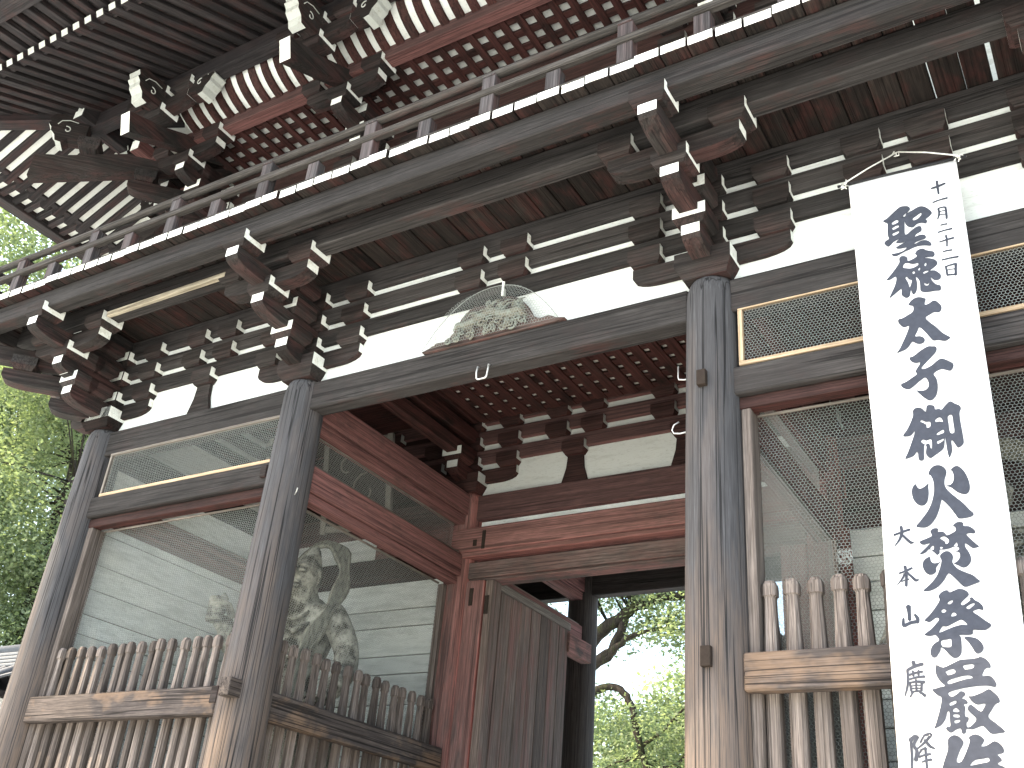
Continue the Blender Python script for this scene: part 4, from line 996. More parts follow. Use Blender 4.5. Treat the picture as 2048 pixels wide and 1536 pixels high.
# ------------------------------------------------------------------ banner
GLYPHS=[[[(567,6227),(596,6239),(646,6278),(688,6307),(721,6306),(748,6291),(754,6263),(733,6240),(774,6256),(808,6270),(833,6267),(857,6249),(881,6215),(889,6189),(873,6167),(846,6149),(853,6132),(841,6111),(817,6125),(786,6125),(758,6105),(730,6118),(714,6144),(708,6172),(705,6130),(703,6060),(750,6090),(783,6105),(805,6102),(811,6079),(804,6056),(773,6041),(762,6024),(788,6030),(816,6026),(831,6006),(824,5987),(796,5983),(760,5975),(757,5965),(795,5978),(826,5975),(849,5955),(859,5930),(848,5917),(815,5931),(765,5938),(714,5926),(668,5913),(631,5900),(606,5908),(599,5929),(624,5927),(669,5929),(700,5950),(668,5952),(640,5959),(631,5974),(656,5986),(693,6000),(667,6000),(639,6007),(636,6018),(656,6037),(621,6023),(600,6005),(582,5995),(565,6016),(559,6039),(575,6054),(592,6062),(588,6092),(591,6142),(595,6192),(580,6206)],[(704,6222),(719,6236),(726,6241),(715,6216)],[(764,6179),(794,6198),(817,6210),(823,6203),(811,6184),(787,6167),(767,6165)],[(625,6187),(651,6201),(666,6196),(666,6182),(646,6175),(629,6174)],[(624,6142),(650,6153),(666,6152),(665,6139),(644,6132),(628,6129)],[(621,6094),(645,6101),(662,6104),(661,6092),(643,6082),(625,6079)]],
[[(545,5726),(576,5758),(619,5810),(641,5844),(643,5876),(659,5891),(681,5885),(697,5863),(697,5839),(730,5845),(757,5861),(747,5881),(758,5902),(782,5913),(803,5910),(817,5894),(840,5880),(864,5865),(868,5839),(856,5823),(828,5829),(804,5829),(833,5818),(862,5801),(878,5773),(872,5750),(851,5733),(825,5717),(852,5713),(874,5690),(888,5663),(883,5637),(864,5627),(843,5633),(825,5661),(831,5632),(851,5599),(874,5585),(878,5561),(869,5542),(839,5547),(803,5549),(773,5555),(751,5573),(752,5612),(751,5659),(733,5692),(737,5647),(729,5587),(709,5557),(698,5568),(692,5597),(681,5553),(661,5542),(644,5554),(630,5579),(634,5622),(618,5614),(585,5592),(549,5570),(564,5602),(595,5664),(609,5712),(605,5733),(578,5721),(559,5718)],[(661,5797),(681,5824),(726,5802),(758,5799),(752,5782),(716,5771),(680,5782)],[(754,5749),(765,5760),(766,5746),(758,5738)],[(715,5733),(724,5742),(731,5730),(722,5721)],[(782,5714),(804,5721),(817,5715),(799,5707),(787,5704)],[(797,5777),(808,5787),(808,5769),(798,5763)],[(780,5627),(798,5613),(811,5622),(803,5605),(785,5609)],[(668,5703),(678,5708),(688,5685),(704,5673),(692,5629),(686,5624),(681,5663)]],
[[(664,5485),(683,5513),(711,5529),(741,5527),(768,5511),(776,5498),(765,5461),(789,5461),(817,5477),(837,5468),(863,5425),(858,5390),(841,5377),(814,5385),(789,5375),(760,5357),(783,5315),(814,5275),(844,5225),(871,5196),(889,5175),(872,5161),(851,5157),(818,5172),(787,5176),(770,5202),(744,5253),(715,5296),(700,5271),(682,5237),(706,5233),(728,5219),(737,5198),(728,5177),(704,5172),(680,5183),(660,5200),(636,5171),(614,5154),(581,5145),(556,5140),(579,5172),(604,5217),(631,5269),(652,5322),(625,5319),(606,5334),(588,5368),(593,5393),(617,5394),(656,5410),(687,5428),(692,5467)]],
[[(629,5077),(632,5092),(655,5096),(704,5126),(748,5144),(773,5139),(793,5133),(800,5116),(790,5090),(764,5064),(696,5002),(710,4990),(752,5002),(785,5025),(807,5037),(827,5036),(859,5011),(881,4988),(881,4966),(868,4945),(853,4940),(823,4958),(798,4961),(760,4941),(772,4908),(775,4859),(765,4806),(746,4774),(720,4761),(696,4776),(665,4815),(644,4851),(668,4842),(699,4842),(718,4859),(722,4891),(708,4925),(676,4911),(632,4880),(602,4865),(575,4877),(559,4896),(560,4914),(590,4923),(628,4943),(661,4963),(653,4981),(662,4997),(674,5013),(690,5039),(664,5041),(640,5056)]],
[[(531,4555),(566,4602),(604,4677),(607,4713),(630,4731),(659,4723),(677,4699),(684,4697),(693,4731),(716,4733),(737,4720),(739,4698),(761,4697),(775,4688),(797,4710),(830,4734),(856,4713),(881,4694),(886,4672),(875,4648),(872,4608),(873,4538),(874,4464),(868,4437),(839,4418),(825,4439),(812,4470),(804,4465),(804,4425),(799,4398),(781,4362),(774,4397),(773,4442),(772,4500),(760,4439),(738,4414),(701,4392),(675,4378),(658,4394),(651,4418),(659,4459),(649,4470),(641,4420),(637,4380),(621,4369),(605,4383),(603,4432),(581,4410),(555,4400),(527,4399),(549,4441),(582,4516),(604,4571),(580,4549),(555,4545)],[(644,4631),(653,4639),(673,4623),(698,4619),(700,4600),(694,4586),(676,4584),(676,4604),(658,4622)],[(731,4626),(759,4638),(772,4615),(770,4605),(751,4614),(734,4611)],[(805,4632),(821,4642),(830,4634),(830,4581),(828,4524),(805,4527),(804,4586)],[(727,4531),(748,4544),(769,4551),(769,4533),(751,4528),(733,4523)],[(724,4480),(747,4488),(763,4493),(760,4482),(740,4471),(727,4466)],[(632,4496),(646,4508),(664,4497),(692,4501),(689,4446),(682,4447),(680,4470),(668,4479),(657,4473),(648,4479)]],
[[(649,4277),(663,4308),(689,4327),(718,4326),(740,4310),(753,4283),(748,4256),(736,4225),(733,4192),(746,4157),(778,4115),(819,4066),(849,4019),(869,3989),(848,3971),(788,3969),(772,3992),(746,4044),(710,4097),(702,4093),(685,4042),(660,3991),(627,3953),(597,3938),(564,3943),(545,3953),(574,3987),(618,4040),(648,4095),(667,4158),(672,4223),(662,4264)]],
[[(571,4225),(578,4204),(591,4191),(616,4199),(645,4219),(640,4195),(638,4151),(626,4104),(608,4082),(584,4080),(562,4097),(546,4132),(542,4177),(552,4208)]],
[[(775,4282),(796,4301),(816,4305),(837,4286),(856,4250),(868,4199),(869,4155),(859,4127),(839,4116),(812,4126),(791,4142),(766,4171),(737,4189),(764,4190),(783,4212),(789,4244),(784,4275)]],
[[(553,3852),(564,3860),(599,3872),(626,3885),(619,3909),(633,3926),(652,3930),(666,3922),(663,3904),(687,3904),(701,3889),(709,3877),(741,3889),(758,3900),(758,3921),(746,3930),(766,3949),(788,3951),(805,3942),(805,3923),(831,3918),(852,3901),(863,3881),(855,3868),(830,3873),(814,3867),(835,3836),(858,3805),(872,3788),(854,3781),(834,3782),(816,3800),(800,3815),(799,3792),(812,3765),(821,3728),(815,3699),(794,3676),(771,3671),(748,3686),(725,3702),(742,3711),(761,3735),(762,3763),(742,3772),(762,3783),(759,3796),(735,3801),(715,3794),(683,3790),(660,3792),(657,3772),(642,3761),(630,3775),(605,3801),(584,3785),(560,3775),(547,3778),(562,3793),(593,3821),(609,3837),(580,3832),(562,3837)],[(668,3863),(688,3871),(701,3865),(715,3845),(708,3828),(696,3824),(693,3840),(681,3852)],[(738,3807),(747,3818),(756,3825),(756,3803)],[(608,3803),(621,3820),(629,3816),(625,3797)],[(664,3797),(666,3810),(679,3803)]],
[[(655,3752),(671,3773),(698,3781),(719,3767),(727,3739),(719,3709),(741,3671),(779,3645),(816,3624),(835,3602),(850,3581),(813,3567),(772,3556),(751,3570),(728,3602),(697,3641),(685,3639),(661,3604),(629,3572),(595,3555),(567,3549),(544,3556),(581,3587),(623,3633),(647,3681),(661,3725)]],
[[(602,3756),(604,3731),(618,3715),(642,3716),(658,3721),(641,3702),(628,3683),(626,3663),(611,3648),(587,3646),(566,3666),(556,3701),(562,3731),(580,3749)]],
[[(533,3383),(561,3410),(597,3451),(625,3493),(621,3516),(644,3541),(672,3548),(684,3535),(707,3542),(731,3550),(757,3545),(777,3529),(782,3509),(763,3491),(736,3466),(741,3454),(760,3462),(784,3479),(783,3491),(797,3495),(810,3477),(830,3463),(845,3440),(844,3417),(821,3423),(791,3413),(816,3390),(847,3359),(875,3331),(848,3307),(814,3305),(780,3310),(775,3289),(754,3283),(707,3286),(712,3273),(710,3226),(703,3185),(685,3165),(663,3161),(643,3177),(624,3204),(604,3223),(598,3205),(577,3176),(563,3168),(550,3173),(543,3194),(552,3227),(572,3249),(596,3264),(588,3286),(579,3294),(552,3290),(523,3301),(565,3332),(607,3377),(604,3390),(590,3388),(561,3369),(547,3372)],[(665,3470),(677,3481),(694,3485),(690,3474),(676,3465)],[(628,3429),(641,3438),(653,3429),(645,3420),(632,3420)],[(676,3395),(682,3410),(694,3415),(704,3401),(689,3395)],[(759,3438),(781,3453),(801,3459),(805,3453),(788,3440),(773,3429)],[(603,3310),(625,3340),(647,3338),(698,3361),(726,3371),(742,3357),(752,3341),(727,3344),(687,3337),(645,3322),(612,3309)],[(608,3259),(641,3265),(659,3267),(659,3249),(654,3225),(627,3225),(609,3231)]],
[[(727,3270),(743,3276),(777,3269),(797,3258),(815,3234),(819,3206),(804,3184),(782,3179),(771,3190),(761,3214),(747,3243)]],
[[(562,3118),(569,3130),(601,3114),(647,3132),(693,3151),(740,3153),(780,3157),(795,3163),(817,3153),(836,3131),(840,3101),(816,3098),(798,3074),(794,3059),(818,3062),(841,3050),(856,3018),(849,2998),(826,3003),(798,3007),(751,3005),(695,2998),(646,2988),(610,2974),(625,2956),(652,2968),(672,2983),(692,2978),(695,2962),(675,2945),(692,2940),(702,2926),(697,2915),(682,2913),(686,2895),(680,2865),(682,2849),(697,2847),(692,2827),(682,2816),(684,2795),(708,2807),(731,2835),(715,2859),(697,2882),(700,2902),(716,2912),(733,2898),(759,2875),(773,2888),(787,2914),(751,2909),(731,2918),(715,2937),(709,2957),(728,2956),(776,2972),(814,2990),(835,2974),(856,2947),(859,2920),(836,2908),(813,2878),(793,2846),(822,2817),(864,2771),(830,2761),(801,2758),(782,2771),(761,2799),(731,2791),(705,2783),(678,2786),(673,2769),(660,2760),(651,2767),(649,2789),(625,2783),(600,2768),(582,2777),(575,2791),(583,2801),(598,2803),(600,2836),(603,2876),(594,2876),(581,2841),(558,2811),(537,2798),(516,2791),(527,2816),(545,2860),(564,2913),(572,2953),(557,2963),(537,2982),(529,2998),(548,3002),(575,3010),(598,3015),(578,3035),(562,3067),(558,3095)],[(611,3090),(647,3101),(659,3095),(656,3081),(622,3071),(616,3079)],[(705,3118),(754,3123),(751,3104),(712,3098),(706,3106)],[(618,3040),(668,3056),(720,3064),(737,3059),(742,3051),(710,3047),(656,3033),(618,3023)],[(612,2922),(642,2933),(642,2921),(613,2909)],[(624,2886),(639,2895),(651,2885),(652,2877),(626,2876)],[(623,2861),(648,2860),(650,2848),(623,2850)],[(623,2829),(649,2834),(648,2824),(627,2817)]],
[[(577,2732),(591,2749),(614,2757),(638,2748),(654,2724),(649,2705),(628,2671),(608,2624),(631,2624),(662,2675),(685,2726),(681,2741),(697,2755),(719,2760),(742,2750),(758,2729),(738,2699),(765,2703),(792,2719),(809,2724),(831,2710),(844,2685),(839,2664),(811,2656),(822,2643),(827,2627),(805,2610),(839,2593),(864,2548),(838,2532),(787,2565),(748,2581),(776,2548),(737,2499),(651,2457),(619,2465),(682,2507),(702,2540),(643,2523),(621,2548),(609,2582),(593,2523),(582,2465),(553,2469),(543,2523),(521,2548),(542,2616),(570,2680)],[(671,2603),(697,2628),(739,2636),(764,2640),(764,2623),(729,2615),(691,2607)]],
]
DATE=[[(909,6398,14),(950,6401,18),(998,6412,16)],[(950,6449,16),(949,6397,14),(949,6336,11)],[(904,6275,12),(943,6283,11),(997,6285,15)],[(932,6215,12),(933,6172,12),(918,6123,8)],[(932,6215,11),(967,6215,12),(981,6206,12)],[(978,6207,12),(978,6157,13),(974,6112,13)],[(935,6184,8),(978,6182,8)],[(931,6156,8),(972,6152,8)],[(931,6069,12),(971,6068,13)],[(909,6015,11),(996,6020,14)],[(908,5932,11),(952,5938,12),(997,5941,15)],[(954,5975,14),(955,5934,11),(950,5882,10)],[(923,5847,11),(975,5845,13)],[(906,5781,11),(1006,5780,16)],[(924,5723,12),(927,5648,13)],[(920,5720,12),(987,5728,15)],[(987,5728,16),(976,5637,15)],[(929,5690,8),(979,5687,8)],[(927,5651,13),(977,5641,13)],]
TEMPLE=[[(416,3912,13),(456,3924,12),(506,3937,15)],[(460,3961,17),(461,3921,17),(444,3880,13),(411,3839,5)],[(466,3904,12),(487,3875,15),(507,3854,17),(523,3855,5)],[(423,3671,10),(460,3682,12),(497,3697,13)],[(458,3711,17),(462,3680,15),(461,3644,13),(454,3591,15)],[(454,3665,13),(433,3631,10),(404,3601,4)],[(468,3671,11),(493,3641,14),(510,3621,17),(528,3624,6)],[(432,3619,6),(473,3630,9)],[(454,3470,26),(455,3433,18),(453,3389,17)],[(421,3401,11),(417,3367,17),(422,3357,19)],[(422,3357,17),(456,3372,16),(495,3378,19)],[(484,3419,12),(497,3395,19),(496,3369,12)],[(447,3153,21),(451,3129,19)],[(410,3107,14),(451,3126,17),(497,3138,17)],[(412,3103,13),(409,3056,12),(400,3010,12),(384,2967,8)],[(414,3079,11),(456,3091,12),(490,3096,14)],[(441,3101,11),(441,3073,11)],[(471,3104,11),(468,3077,11)],[(418,3056,10),(458,3065,12),(500,3068,14)],[(416,3037,10),(455,3042,12),(495,3038,16)],[(419,3037,11),(421,2991,12)],[(452,3054,9),(448,2994,11)],[(482,3039,13),(474,2993,12)],[(419,3019,7),(480,3021,7)],[(420,3005,7),(476,3005,7)],[(420,2986,10),(474,2991,10)],[(429,2986,11),(413,2961,10)],[(464,2984,11),(491,2965,17)],[(384,2733,19),(411,2752,19),(428,2748,17)],[(389,2735,14),(385,2652,13),(377,2583,13)],[(423,2745,14),(402,2708,14),(414,2678,16),(404,2630,19)],[(464,2760,11),(438,2721,10)],[(468,2760,14),(497,2762,14),(464,2725,12),(421,2691,9)],[(461,2734,12),(483,2703,16),(508,2689,7)],[(434,2682,10),(465,2690,11)],[(421,2647,10),(483,2662,13)],[(440,2682,10),(417,2652,9)],[(459,2695,12),(456,2591,12)],[(433,2621,9),(484,2634,13)],[(397,2583,9),(428,2591,11),(498,2601,14)],]

def banner():
    t = thing('hanging_banner', 'long white cloth banner with brushed dark characters hanging from a white cord', 'banner', (0, 0, 0))
    wav = lambda x, z: -.30+.010*math.sin(z*3.1+1.0)+.004*math.sin((x-5.3)*7+z*1.3)
    nz, nx = 60, 10; vs = []; F = []
    for side in (0, 1):
        for i in range(nz+1):
            u = i/nz; z = 6.625-(6.625-.95)*u
            xl = 5.361-.006*min(u/.45, 1)-.045*max(0, u-.45)/.26*1.0; xr = 6.092-.037*min(u/.46, 1)-.05*max(0, u-.46)/.26
            for k in range(nx+1):
                v = k/nx; x = xl+(xr-xl)*v; zz = z-.033*v*(1+.0*u)
                vs.append((x, wav(x, zz)+side*.0015, zz))
    m = nx+1; o = (nz+1)*m
    for i in range(nz):
        for k in range(nx):
            a = i*m+k; F.append([a, a+1, a+m+1, a+m]); F.append([o+a, o+a+m, o+a+m+1, o+a+1])
    for i in range(nz): F += [[i*m, i*m+m, o+i*m+m, o+i*m], [i*m+nx, o+i*m+nx, o+i*m+m+nx, i*m+m+nx]]
    for k in range(nx): F += [[k, o+k, o+k+1, k+1], [nz*m+k, nz*m+k+1, o+nz*m+k+1, o+nz*m+k]]
    link(bpy.data.objects.new('cloth', mesh(vs, F, [M['cloth']], None, True)), t)
    def fill(name, loops):
        cu = bpy.data.curves.new(name, 'CURVE'); cu.dimensions = '2D'; cu.fill_mode = 'BOTH'
        for lp in loops:
            sp = cu.splines.new('POLY'); sp.points.add(len(lp)-1); sp.use_cyclic_u = True
            for p, q in zip(sp.points, lp): p.co = (q[0], q[1], 0, 1)
        ob = link(bpy.data.objects.new(name, cu)); bpy.context.view_layer.update()
        me = bpy.data.meshes.new_from_object(ob.evaluated_get(bpy.context.evaluated_depsgraph_get()))
        bpy.data.objects.remove(ob)
        return [(v.co.x, v.co.y) for v in me.vertices], [list(p.vertices) for p in me.polygons]
    def glyph(name, sets):
        V = []; FF_ = []
        for j, (vv, ff) in enumerate(sets):
            o = len(V); V += [(x, wav(x, z)-.0045-.0002*(j % 9), z) for x, z in vv]; FF_ += [[i+o for i in f] for f in ff]
        link(bpy.data.objects.new(name, mesh(V, FF_, [M['ink']], recalc=False)), t)
    for g in GLYPHS:
        glyph('brushed_character', [fill('g', [smooth_closed([(5+x/1000, z/1000) for x, z in lp], 3) for lp in g])])
    def stroke(s):
        P = np.array([(5+x/1000, z/1000) for x, z, _ in s]); wd = np.array([w_ for _, _, w_ in s])/1000*.58
        if len(P) == 2: P = np.array([P[0], (P[0]+P[1])/2+np.array([0, .002]), P[1]]); wd = np.array([wd[0], wd.mean()*.92, wd[1]])
        n = len(P); fine = []; fw = []
        for i in range(n-1):
            p0, p1, p2, p3 = (P[min(max(i+j, 0), n-1)] for j in (-1, 0, 1, 2))
            for u in np.arange(0, 1, .2):
                fine.append(.5*((2*p1)+(-p0+p2)*u+(2*p0-5*p1+4*p2-p3)*u*u+(-p0+3*p1-3*p2+p3)*u**3)); fw.append(wd[i]*(1-u)+wd[i+1]*u)
        fine.append(P[-1]); fw.append(wd[-1]); L = []; Rr = []
        for i in range(len(fine)):
            d = fine[min(i+1, len(fine)-1)]-fine[max(i-1, 0)]; d = d/np.linalg.norm(d); nn = np.array([-d[1], d[0]])
            L.append(fine[i]+nn*fw[i]); Rr.append(fine[i]-nn*fw[i])
        d0 = fine[0]-fine[1]; d0 /= np.linalg.norm(d0); d1 = fine[-1]-fine[-2]; d1 /= np.linalg.norm(d1)
        pts = L+[fine[-1]+d1*fw[-1]*.8]+Rr[::-1]+[fine[0]+d0*fw[0]*.8]
        return [tuple(p) for p in pts]
    for nm, S in (('date_inscription', DATE), ('temple_inscription', TEMPLE)):
        i = 0
        for c in ((2, 1, 5, 2, 2, 2, 5) if nm[0] == 'd' else (3, 5, 4, 16, 11)):
            glyph('small_character', [fill('s', [stroke(s)]) for s in S[i:i+c]]); i += c
    # rod, cord, knots
    v, f = tube([(5.285, -.30, 6.632), (6.16, -.30, 6.592)], .011, 8); link(bpy.data.objects.new('rod', mesh(v, f, [M['black']], None, True)), t)
    ap = (5.70, -.135, 6.94)
    a = Acc().add(tube([(5.335, -.315, 6.635), (5.5, -.24, 6.775), ap], .0055, 6)).add(tube([ap, (5.9, -.22, 6.79), (6.115, -.315, 6.60)], .0055, 6))
    rk = random.Random(1)
    for c in ((5.335, -.31, 6.632), (6.115, -.31, 6.597), ap):
        for i in range(7 if c != ap else 3):
            d = [Vector((rk.uniform(-.04, .04), rk.uniform(-.02, .02), rk.uniform(-.045, .03))) for _ in range(3)]
            a.add(tube([Vector(c)+d[0]*.4, Vector(c)+d[1], Vector(c)+d[2]], .0045, 5))
    a.build('cord', M['cord'], t, True)
    v, f = tube([(5.70, -.06, 6.935), (5.70, -.15, 6.945)], .006, 6); link(bpy.data.objects.new('nail', mesh(v, f, [M['iron']])), t)
banner()

# ------------------------------------------------------------------ tiled wall that meets the left flank
def tiled_wall():
    t = thing('tiled_wall', 'plastered boundary wall with grey tiled capping left of the gate', 'wall', (-9.5, 3.0, 0))
    box('wall_body', -6, 1.6, -.28, .28, 0, 4.15, M['plaster'], t, 'x')
    box('cap_bed', -6.1, 1.7, -.55, .55, 4.15, 4.24, M['rafter'], t, 'x')
    cap = []
    v, f = tube([(0, -.72, 4.27), (0, -.40, 4.42), (0, 0, 4.66)], [.058, .058, .058], 8); tm = mesh(v, f, [M['tile']], None, True)
    v2, f2 = [(-.085, -.74, 4.24), (.085, -.74, 4.24), (.085, 0, 4.62), (-.085, 0, 4.62), (-.085, -.74, 4.21), (.085, -.74, 4.21), (.085, 0, 4.58), (-.085, 0, 4.58)], [[0,1,2,3],[4,5,6,7],[0,1,5,4],[1,2,6,5],[2,3,7,6],[3,0,4,7]]
    pm2 = mesh(v2, f2, [M['tile']])
    x = -6.0
    while x < 1.7:
        for ry in (0, math.pi):
            o = link(bpy.data.objects.new('roll_tile', tm), t); o.location.x = x; o.rotation_euler.z = ry
            o = link(bpy.data.objects.new('pan_tile', pm2), t); o.location.x = x+.11*(1 if ry == 0 else -1); o.rotation_euler.z = ry
        x += .225
    for i in range(4): box('ridge_tile', -6.1, 1.7, -.16+.02*i, .16-.02*i, 4.62+.06*i, 4.67+.06*i, M['tile'], t, 'x', .012)
    v, f = tube([(-6.1, 0, 4.90), (1.7, 0, 4.90)], .09, 12); link(bpy.data.objects.new('ridge_cap', mesh(v, f, [M['tile']], None, True)), t)
tiled_wall()

# ------------------------------------------------------------------ trees
def tree(name, label, limbs, blobs, nleaf, lsize, mat='leaf', seed=1, group=None):
    """limbs: polylines with radii; blobs: (centre, radii) volumes that hold leaf clumps"""
    rg = np.random.default_rng(seed)
    base = limbs[0][0][:3]
    t = thing(name, label, 'tree', (base[0], base[1], 0), group); off = np.array([base[0], base[1], 0])
    a = Acc(); tips = []
    def smooth_line(l, k=6):
        P = np.array(l, float); n = len(P); out = []
        for i in range(n-1):
            p0, p1, p2, p3 = (P[min(max(i+j, 0), n-1)] for j in (-1, 0, 1, 2))
            for u in np.arange(0, 1, 1/k): out.append(.5*((2*p1)+(-p0+p2)*u+(2*p0-5*p1+4*p2-p3)*u*u+(-p0+3*p1-3*p2+p3)*u**3))
        out.append(P[-1]); return np.array(out)
    allp = []
    for l in limbs:
        q = smooth_line(l); q[1:-1, :3] += rg.normal(0, 1, (len(q)-2, 3))*q[1:-1, 3:4]*.18
        a.add(tube(q[:, :3]-off, list(np.maximum(q[:, 3], .008)), 9)); allp.append(q[:, :3])
    allp = np.concatenate(allp)
    # clumps of leaves on twigs
    C = []; S = []
    tot = sum(b[1][0]*b[1][1]*b[1][2] for b in blobs)
    per = 46; ncl = nleaf//per
    for c, r in blobs:
        n = max(4, int(ncl*r[0]*r[1]*r[2]/tot)); d = rg.normal(0, 1, (n, 3)); d /= np.linalg.norm(d, axis=1)[:, None]
        rad = rg.uniform(.25, 1., n)**.45; C.append(np.array(c)+d*rad[:, None]*np.array(r)*(1+.25*rg.normal(0, 1, (n, 1))*.5)); S.append(np.full(n, min(r)*.16+.12))
    C = np.concatenate(C); S = np.concatenate(S)
    for i in rg.choice(len(C), min(len(C), 160), replace=False):
        j = np.argmin(((allp-C[i])**2).sum(1)); p = allp[j]; m_ = (p+C[i])/2+np.array([0, 0, .12*np.linalg.norm(C[i]-p)])*rg.uniform(-.3, 1)
        if np.linalg.norm(C[i]-p) < 3.2: a.add(tube([p-off, m_-off, C[i]-off], [.028, .018, .006], 4))
    a.build('trunk', M['bark'], t, True)
    K = np.repeat(np.arange(len(C)), per)
    flat = np.array([1, 1, .55])
    P = C[K]+rg.normal(0, 1, (len(K), 3))*S[K][:, None]*flat
    tint = np.clip(rg.normal(.45, .16, len(C))[K]+rg.normal(0, .16, len(K)), 0, 1)
    n = len(P); sz = lsize*rg.uniform(.6, 1.25, n)
    ax = rg.normal(0, 1, (n, 3))*np.array([1, 1, .5])+np.array([0, 0, -.35]); ax /= np.linalg.norm(ax, axis=1)[:, None]
    up = rg.normal(0, 1, (n, 3))*.55+np.array([0, 0, 1.]); sd = np.cross(ax, up); sd /= np.linalg.norm(sd, axis=1)[:, None]; nrm = np.cross(sd, ax)
    q0 = P; q2 = P+ax*sz[:, None]; mid = P+ax*(sz*.5)[:, None]-nrm*(sz*.08)[:, None]
    V = np.stack([q0, mid+sd*(sz*.26)[:, None], q2, mid-sd*(sz*.26)[:, None]], 1).reshape(-1, 3)-off
    me = bpy.data.meshes.new('leaves'); me.vertices.add(len(V)); me.vertices.foreach_set('co', V.ravel())
    F = np.arange(n*4).reshape(n, 4); F = np.stack([F[:, [0, 1, 2]], F[:, [0, 2, 3]]], 1).reshape(-1, 3)
    me.loops.add(F.size); me.loops.foreach_set('vertex_index', F.ravel()); me.polygons.add(len(F))
    me.polygons.foreach_set('loop_start', np.arange(0, F.size, 3)); me.polygons.foreach_set('loop_total', np.full(len(F), 3))
    at = me.attributes.new('tint', 'FLOAT', 'FACE'); at.data.foreach_set('value', np.repeat(tint, 2).astype(np.float32))
    me.materials.append(M[mat]); me.update(calc_edges=True)
    link(bpy.data.objects.new('crown', me), t)
# left of the gate
tree('camphor_tree', 'large camphor tree with mossy limbs rising left of the gate behind the tiled wall',
     [[(-13.2, 6.0, 0, .42), (-13.3, 6.1, 4, .34), (-13.0, 6.2, 7, .28), (-13.6, 6.5, 10.5, .18)],
      [(-13.1, 6.1, 9.2, .17), (-12.4, 5.9, 9.55, .16), (-11.9, 5.6, 8.6, .14), (-11.0, 5.2, 8.9, .08)],
      [(-13.2, 6.1, 5.5, .16), (-14.3, 5.2, 7.2, .10), (-15.2, 4.5, 8.6, .06)], [(-13.2, 6.2, 6.4, .14), (-12.2, 6.6, 7.6, .09), (-11.2, 6.9, 8.2, .05)]],
     [((-13.4, 5.0, 12.2), (1.9, 1.8, 1.1)), ((-13.8, 6.4, 10.9), (1.7, 1.4, .8)), ((-13.9, 5.2, 8.4), (2.0, 1.9, 1.4)), ((-12.3, 6.6, 7.3), (1.6, 1.6, 1.2)), ((-13.9, 5.4, 6.0), (1.9, 1.7, 1.1)), ((-15.5, 4.2, 9.6), (1.8, 1.8, 1.5)), ((-12.0, 6.2, 5.4), (1.5, 1.5, .8))], 62000, .12, 'leaf', 3, 'trees round the gate')
tree('broadleaf_tree', 'bright broadleaf tree beyond the left eave of the gate',
     [[(-19.5, 8.0, 0, .4), (-19.3, 8.1, 6, .3), (-19.0, 8.2, 11, .2), (-19.2, 8.5, 15, .1)], [(-19.2, 8.1, 8, .16), (-17.6, 7.6, 10.5, .08)], [(-19.2, 8.1, 9, .14), (-20.8, 7.5, 12.5, .06)]],
     [((-19.0, 7.8, 15.5), (3.2, 2.6, 2.2)), ((-18.0, 7.2, 12.5), (2.6, 2.2, 1.8)), ((-20.2, 7.5, 11.5), (2.6, 2.2, 2.0)), ((-18.6, 7.8, 8.6), (2.6, 2.2, 1.6)), ((-19.2, 6.3, 18.4), (2.2, 1.6, 1.3))], 60000, .17, 'leaf', 5, 'trees round the gate')
tree('shrub_tree', 'low tree with some reddening leaves behind the tiled wall at the left edge',
     [[(-12.0, 7.6, 0, .2), (-12.0, 7.6, 3, .15), (-11.8, 7.4, 5.5, .08)]],
     [((-12.0, 7.5, 6.0), (1.8, 1.5, 1.1)), ((-13.2, 7.6, 5.2), (1.5, 1.4, 1.0)), ((-10.6, 7.8, 5.0), (1.3, 1.2, .9))], 22000, .14, 'leaf2', 8, 'trees round the gate')
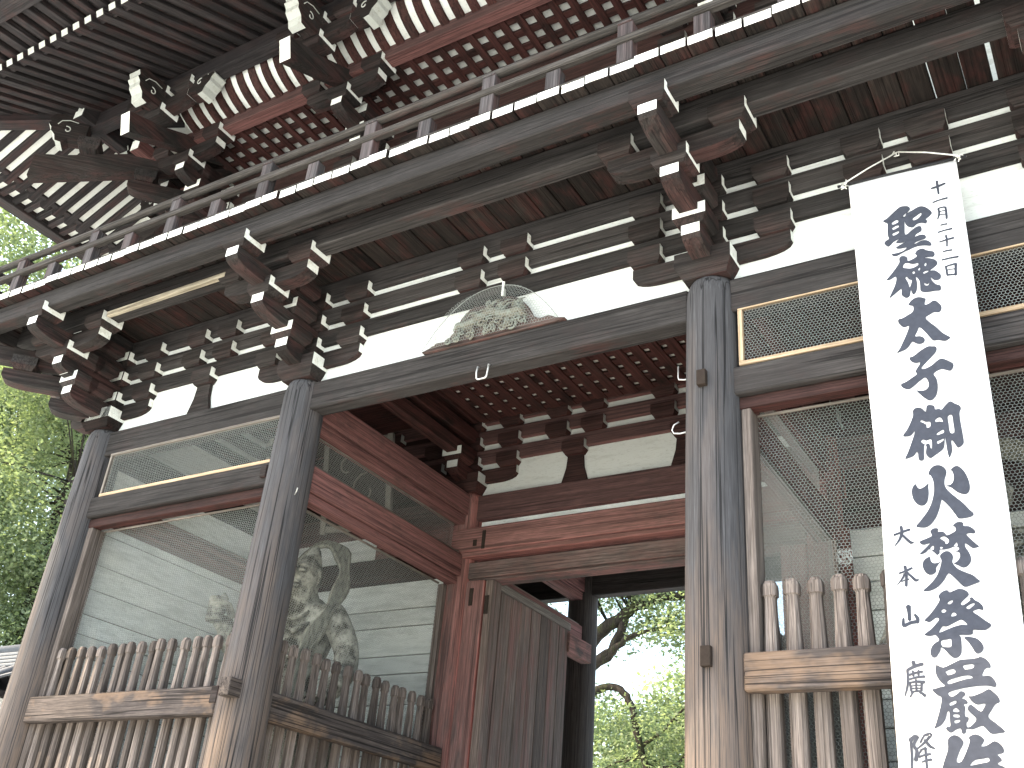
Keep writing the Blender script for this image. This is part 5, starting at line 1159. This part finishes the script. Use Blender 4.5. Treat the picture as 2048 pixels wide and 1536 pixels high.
# seen through the gate
tree('camphor_tree', 'tree with dark bending limbs framed by the open gateway, nearer than the rest',
     [[(-5.6, 14, 0, 0.324), (-5.5, 14, 3.5, 0.259), (-5.0, 14, 6.2, 0.194), (-4.4, 14, 7.3, 0.173), (-3.55, 14, 8.05, 0.144), (-2.6, 14.1, 8.55, 0.108), (-1.6, 14.2, 8.65, 0.086), (-.4, 14.3, 8.9, 0.043)],
      [(-4.5, 14, 7.2, 0.108), (-3.7, 14, 7.25, 0.094), (-3.3, 13.9, 7.55, 0.072), (-2.7, 13.8, 7.75, 0.050), (-2.1, 13.8, 7.8, 0.029)],
      [(-4.2, 14, 7.0, 0.130), (-3.5, 14, 7.5, 0.115), (-3.2, 14, 8.2, 0.094)],
      [(-5.0, 14, 6.0, 0.144), (-3.7, 14, 6.65, 0.086), (-3.1, 14, 6.45, 0.079), (-2.85, 14, 5.7, 0.072), (-2.6, 14, 4.9, 0.065), (-2.3, 14, 4.2, 0.050)],
      [(-2.75, 14, 5.4, 0.043), (-2.3, 14, 5.7, 0.032), (-1.8, 14.1, 6.2, 0.022)], [(-2.6, 14, 4.9, 0.043), (-2.0, 13.9, 5.0, 0.029), (-1.6, 13.9, 5.3, 0.022)]],
     [((-2.0, 14.2, 8.5), (1.5, 1.1, .6)), ((-2.9, 14.4, 7.9), (.8, .9, .35)), ((-1.6, 13.6, 7.7), (.8, .8, .4)), ((-1.2, 14.6, 7.9), (.9, 1.0, .6)), ((-3.3, 14.3, 9.1), (1.6, 1.2, .5)), ((-2.2, 14.3, 5.7), (1.3, 1.0, .7)), ((-2.7, 14.4, 4.6), (1.7, 1.2, .7)), ((-3.6, 14.4, 6.2), (.7, .8, .5)), ((-.6, 14.4, 6.0), (1.0, 1.0, .8)), ((-5.2, 14.2, 10.6), (2.6, 2, 1.2)), ((-6.6, 13.8, 8.2), (1.5, 1.5, 1.2))], 52000, .11, 'leaf', 13, 'trees round the gate')
tree('broadleaf_tree', 'pale green tree standing farther back beyond the gateway',
     [[(-5.5, 24, 0, .4), (-5.4, 24, 4, .3), (-5.2, 24, 8, .15)], [(-5.4, 24, 4.5, .15), (-3.6, 24, 7, .06)]],
     [((-5.0, 24, 8.3), (2.2, 1.8, 1.4)), ((-3.6, 24, 7.0), (2.0, 1.6, 1.2)), ((-6.6, 24, 6.8), (2.2, 1.6, 1.4)), ((-8.6, 24, 6.5), (2.2, 1.6, 2.2)), ((-5.0, 24, 5.2), (3, 1.8, 1.2))], 34000, .20, 'leaf', 17, 'trees round the gate')
